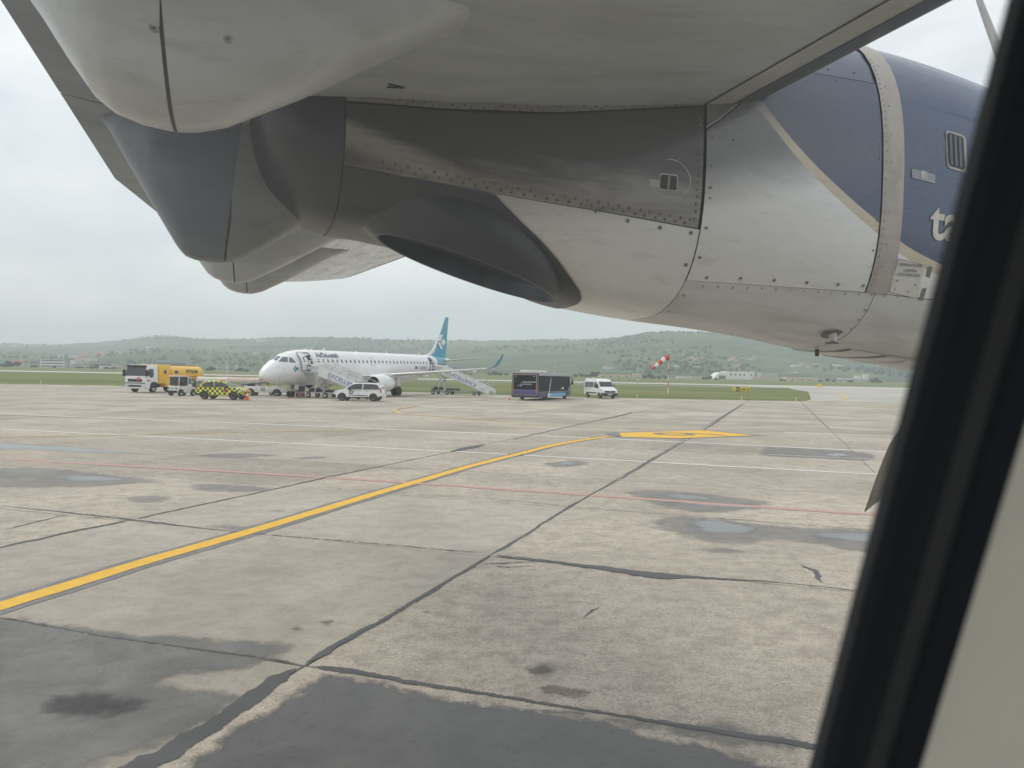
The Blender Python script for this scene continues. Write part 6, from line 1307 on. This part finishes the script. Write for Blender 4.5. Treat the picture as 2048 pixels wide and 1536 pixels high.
# ---- baggage tractor
tr=thing('baggage_tractor','small white baggage tractor with a boxy cab beside the tanker','tractor',(-32.3,75.2,0),R(-112)); hw=lambda z:.66
m_trw=mat('dull white tractor paint',(.70,.70,.68),.4,var=.06,dirt=(.4,.38,.35),dirt_amt=.3)
b0=body('chassis_body',[(-1.4,.30),(-1.4,.80),(-.2,.85),(-.15,.95),(.95,.95),(1.12,.88),(1.15,.30)],hw,m_trw,tr,.04); MB().box(1.14,1.20,-.62,.62,.28,.52,.02).build('front_bumper',m_plast,b0)
for s in (-1,1):
    for x,r_ in ((.72,.27),(-.85,.32)): arch(tr,x,.34,hw,m_plast,s,.28); wheel(tr,x,s*.60,r_,.20,m_tyre,m_rimg,s)
    for x0,x1 in ((.95,1.08),(-.20,-.10)): MB().tube([(x0,s*.60,.9),(x0-.08 if x0>0 else x0,s*.58,1.88)],.04,6).build('cab_post',m_trw,tr)
    MB().box(1.15,1.18,s*.48-.10,s*.48+.10,.66,.80,.02).build('head_lamp',m_dk,b0)
MB().box(-.28,.98,-.66,.66,1.86,1.95,.03).build('cab_roof',m_trw,tr); MB().box(.93,.96,-.54,.54,.98,1.82).build('windscreen',m_cglass,tr); MB().box(-.22,-.18,-.55,.55,1.2,1.82).build('rear_window',m_cglass,tr)
MB().box(-.1,.35,-.45,.45,.85,1.3,.05).build('seat',m_dk,tr); dr=MB().box(-.60,-.10,.66,.70,.60,1.80,.02).build('open_door',m_trw,tr); MB().box(-.54,-.16,.655,.705,1.15,1.72).build('door_window',m_wsh,dr); MB().lathe([(1.152,.07),(1.165,.07)],12,(0,0,.72),'x').build('front_badge',m_dk,b0)
# ---- baggage carts
def cart(loc,rz,label,cover):
    t=thing('baggage_cart',label,'cart',loc,rz,'baggage carts behind the chequered car'); MB().box(-1.5,1.5,-.75,.75,.42,.55,.02).build('deck',m_frame,t)
    for x in (-1.48,1.48):
        for s in (-1,1): MB().tube([(x,s*.72,.5),(x,s*.72,1.75)],.03,6).build('corner_post',m_frame,t)
    MB().loft([[(x,.80*math.cos(a),1.45+.42*math.sin(a)+.03*math.sin(7*x+3*a)) for a in [math.pi*i/10 for i in range(11)]] for x in (-1.58,-.8,0,.8,1.58)],False,False,False).build('canvas_cover',cover,t)
    MB().box(-1.52,-1.48,-.74,.74,.55,1.6).build('end_board',cover,t); MB().box(1.48,1.52,-.74,.74,.55,1.6).build('end_board',cover,t)
    for x in (-1.05,1.05):
        for s in (-1,1): wheel(t,x,s*.62,.2,.12,m_tyre,m_rimg,s)
    MB().tube([(1.5,0,.4),(2.3,0,.35)],.03,6).build('tow_bar',m_dk,t)
cart((-31.0,80.0,0),R(8),'baggage cart with a cream cover behind the chequered car tail',mat('cream canvas',(.62,.58,.50),.9,var=.12)); cart((-27.9,80.4,0),R(8),'baggage cart with a pinkish cover behind the chequered car roof',mat('pinkish canvas',(.60,.49,.42),.9,var=.12))
cart((-24.75+-.2,83.4,0),R(10),'grey-covered baggage cart left of the hi-vis worker',mat('grey canvas',(.30,.31,.31),.9,var=.15))
# ---- belt loader
bl=thing('belt_loader','low white belt loader with an M badge under the jet nose','loader',(-25.6,80.3,0),R(9)); hw=lambda z:.85
b0=body('chassis_body',[(-2.15,.35),(-2.15,.88),(-1.95,.98),(1.3,.98),(1.55,.72),(2.1,.72),(2.15,.45),(2.1,.35)],hw,m_trw,bl,.04)
for s in (-1,1):
    for x in (-1.5,1.12): arch(bl,x,.42,hw,m_plast,s,.3); wheel(bl,x,s*.78,.34,.2,m_tyre,m_rimg,s)
l=sp('side_badge',[(-.25+a,.68+b_) for a,b_ in rrect(.17,.17,.04,3)],hw,m_navy,b0,-1,.012); lettering('badge_letter','M',.2,m_lw,b0,(-.35,-.866,.58),(1,0,0),(0,0,1),off=.0,width=.2,bold=.04)
bm=MB(); bm.prism([(-2.5,1.02),(-2.5,1.18),(4.4,1.98),(4.4,1.80)],-.45,.45).build('conveyor_boom',mat('boom grey',(.15,.16,.165),.6),bl); MB().prism([(-2.5,1.185),(4.4,1.985),(4.4,2.0),(-2.5,1.2)],-.38,.38).build('conveyor_belt',m_dk,bl)
for s in (-1,1): MB().prism([(-2.5,1.16),(-2.5,1.30),(4.4,2.10),(4.4,1.96)],s*.47-.02,s*.47+.02).build('boom_rail',m_frame,bl); MB().tube([(.9,s*.4,.9),(2.6,s*.4,1.6)],.05,6).build('boom_ram',m_frame,bl)
MB().box(-1.9,-1.2,-.5,.2,.98,1.25,.04).build('driver_seat',m_dk,bl); MB().box(-.3,.5,-.8,-.5,.98,1.12,.02).build('yellow_step',mat('yellow guard',(.55,.42,.05),.6),bl)
# ---- ground power unit by the nose wheel
gp=thing('ground_power_cart','grey ground power cart beside the jet nose wheel','cart',(-21.9,78.6,0),R(66)); MB().box(-.7,.7,-.45,.45,.35,1.35,.05).build('housing',m_frame,gp); MB().box(-.55,.55,-.46,-.452,.55,1.1).build('louvre_panel',m_dk,gp)
for x in (-.45,.45):
    for s in (-1,1): wheel(gp,x,s*.42,.18,.12,m_tyre,m_rimg,s)
# ---- cones and chocks
def cone(loc,label,h=.85):
    t=thing('traffic_cone',label,'cone',loc,random.uniform(0,1),'traffic cones'); s=h/.85
    MB().box(-.21*s,.21*s,-.21*s,.21*s,0,.05*s,.02).build('base',m_orange,t); MB().lathe([(.05*s,.155*s),(.85*s,.03*s)],16,ax='z').build('cone_body',m_orange,t); MB().lathe([(.33*s,.118*s),(.50*s,.093*s)],16,ax='z').build('white_band',m_lw,t)
cone((-23.05,67.0,0),'tall orange traffic cone at the nose of the chequered car',.92); cone((-.25,81.2,0),'orange traffic cone at the rear corner of the bus',.5)
ck=thing('red_marker_block','red marker block on the ground beside the jet nose wheel','block',(-22.2,80.6,0),.2); MB().prism([(-.26,0),(.26,0),(.22,.34),(-.22,.34)],-.2,.2).build('block_body',mat('red plastic',(.70,.07,.06),.5),ck); MB().tube([(-.12,0,.33),(-.1,0,.44),(.1,0,.44),(.12,0,.33)],.02,6).build('block_handle',m_dk,ck)
# ---- wind sock
ws=thing('windsock','red and white windsock on a striped pole on the grass','windsock',(27.98,137.7,-.04),0); m_sr=mat('windsock red',(.66,.06,.05),.8,var=.1); m_sw=mat('windsock white',(.78,.77,.74),.8,var=.08)
for k in range(6): MB().lathe([(k*1.12,.09-.006*k),((k+1)*1.12,.084-.006*k)],12,ax='z').build('pole_section',m_sw if k%2==0 else m_sr,ws)
A=Vector((-.1,0,6.55)); B=Vector((-3.05,-.3,4.45)); 
for k in range(5):
    a=A.lerp(B,k/5); b_=A.lerp(B,(k+1)/5); r0=.50-.05*k; r1=.50-.05*(k+1); s0=Vector((0,0,.10*math.sin(k*1.2))); s1=Vector((0,0,.10*math.sin((k+1)*1.2))); MB().tube([a+s0,b_+s1],[r0,r1],16,False).build('sock_band',m_sr if k%2==0 else m_sw,ws)
MB().lathe([(6.7,.06),(6.95,.05)],8,ax='z').build('pole_cap',m_dk,ws)
# ---- taxiway sign
sg=thing('taxiway_sign','yellow taxiway sign with a black letter A panel on the grass','sign',(50.9,170.5,-.04),R(12)); m_sy=mat('sign yellow',(.72,.56,.04),.5); m_sb=mat('sign black',(.02,.02,.02),.5)
for (x0,x1,m) in ((-2.1,-1.32,m_sy),(-1.3,-.5,m_sb),(-.48,2.1,m_sy)): MB().box(x0,x1,-.12,.12,.25,1.2,.02).build('sign_panel',m,sg)
lettering('sign_lettering','A',.55,mat('sign yellow letter',(.8,.62,.05),.5),sg,(-1.15,-.126,.45),(1,0,0),(0,0,1),width=.5,bold=.03); lettering('sign_lettering','B',.55,m_sb,sg,(.3,-.126,.45),(1,0,0),(0,0,1),width=.5,bold=.03)
MB().prism([(1.0,.68),(1.5,.68),(1.5,.52),(1.9,.74),(1.5,.96),(1.5,.80),(1.0,.80)],-.13,-.124).build('sign_arrow',m_sb,sg); MB().prism([(.1,.68),(-.05,.68),(-.05,.52),(-.40,.74),(-.05,.96),(-.05,.80),(.1,.80)],-.13,-.124).build('sign_arrow',m_sb,sg)
for x in (-1.7,0,1.7): MB().tube([(x,0,0),(x,0,.3)],.05,6).build('leg',m_dk,sg)
s2=thing('taxiway_sign','small plain yellow sign at the far runway edge','sign',(158,395,0),0); MB().box(-1.4,1.4,-.15,.15,.3,1.5,.03).build('sign_panel',m_sy,s2); MB().tube([(-1,0,0),(-1,0,.3)],.06,6).build('leg',m_dk,s2); MB().tube([(1,0,0),(1,0,.3)],.06,6).build('leg',m_dk,s2)
# ---- edge lights
def edge_light(x,y,label):
    t=thing('edge_light',label,'light',(x,y,-.03),0,'lights along the apron edge'); MB().lathe([(0,.16),(.05,.16),(.06,.05),(.30,.045)],10,ax='z').build('stem',m_sy,t); MB().lathe([(.30,.09),(.42,.08),(.46,.03)],10,ax='z').build('lens',mat('pale lens',(.75,.70,.45),.2),t)
for x,y,l in ((-69.5,113.4,'small pale light on the grass edge far left of the tanker'),(16.5,101.2,'small pale light on the grass edge right of the van'),(30.4,101.6,'small pale light on the grass edge below the taxiway sign'),(37.9,102.6,'small pale light at the corner of the grass'),(-2.2,104.6,'small pale light on the grass right of the rear stairs')): edge_light(x,y,l)
# ---- ground worker
def person(loc,rz,label):
    t=thing('person',label,'person',loc,rz)
    def skin(name,verts,edges,rad,m,root,sub=2):
        me=bpy.data.meshes.new(name); me.from_pydata(verts,edges,[]); o=obj(name,me,m,t)
        md=o.modifiers.new('skin','SKIN'); 
        for k,v in enumerate(me.skin_vertices[0].data): v.radius=(rad[k],rad[k]*(.8 if k<len(rad) else 1)); v.use_root=(k==root)
        o.modifiers.new('sub','SUBSURF').levels=sub; o.modifiers['sub'].render_levels=sub; md.use_smooth_shade=True; return o
    V=[(0,0,.96),(0,0,1.15),(0,0,1.38),(0,0,1.50),(.01,0,1.58),(.02,0,1.70),(0,.10,.90),(.02,.11,.50),(0,.12,.09),(.14,.12,.04),(0,-.10,.90),(-.04,-.11,.50),(-.08,-.12,.09),(.06,-.12,.04),(0,.19,1.42),(.03,.24,1.14),(.18,.20,.96),(.24,.19,.90),(0,-.19,1.42),(.06,-.25,1.15),(.24,-.18,1.02),(.30,-.16,.98)]
    E_=[(0,1),(1,2),(2,3),(3,4),(4,5),(0,6),(6,7),(7,8),(8,9),(0,10),(10,11),(11,12),(12,13),(2,14),(14,15),(15,16),(16,17),(2,18),(18,19),(19,20),(20,21)]
    rad=[.13,.125,.14,.06,.085,.10,.085,.062,.045,.04,.085,.062,.045,.04,.065,.045,.035,.032,.065,.045,.035,.032]
    skin('body',V,E_,rad,mat('skin',(.45,.29,.21),.6),0)
    skin('trousers',[V[0],V[6],V[7],V[8],V[10],V[11],V[12]],[(0,1),(1,2),(2,3),(0,4),(4,5),(5,6)],[.145,.10,.08,.07,.10,.08,.07],mat('navy work trousers',(.03,.035,.06),.9),0)
    skin('hi_vis_vest',[(0,0,.95),(0,0,1.15),(0,0,1.40),(0,.17,1.43),(0,-.17,1.43),V[15],V[19]],[(0,1),(1,2),(2,3),(2,4),(3,5),(4,6)],[.155,.15,.165,.085,.085,.06,.06],m_hiv,0)
    MB().lathe([(1.70,.115),(1.76,.11),(1.81,.075),(1.825,.01)],14,(.015,0,0),'z').build('hair',mat('dark hair',(.02,.016,.013),.8),t)
person((-28.35,83.2,0),R(-60),'ground worker in a yellow hi-vis vest standing behind the belt loader')
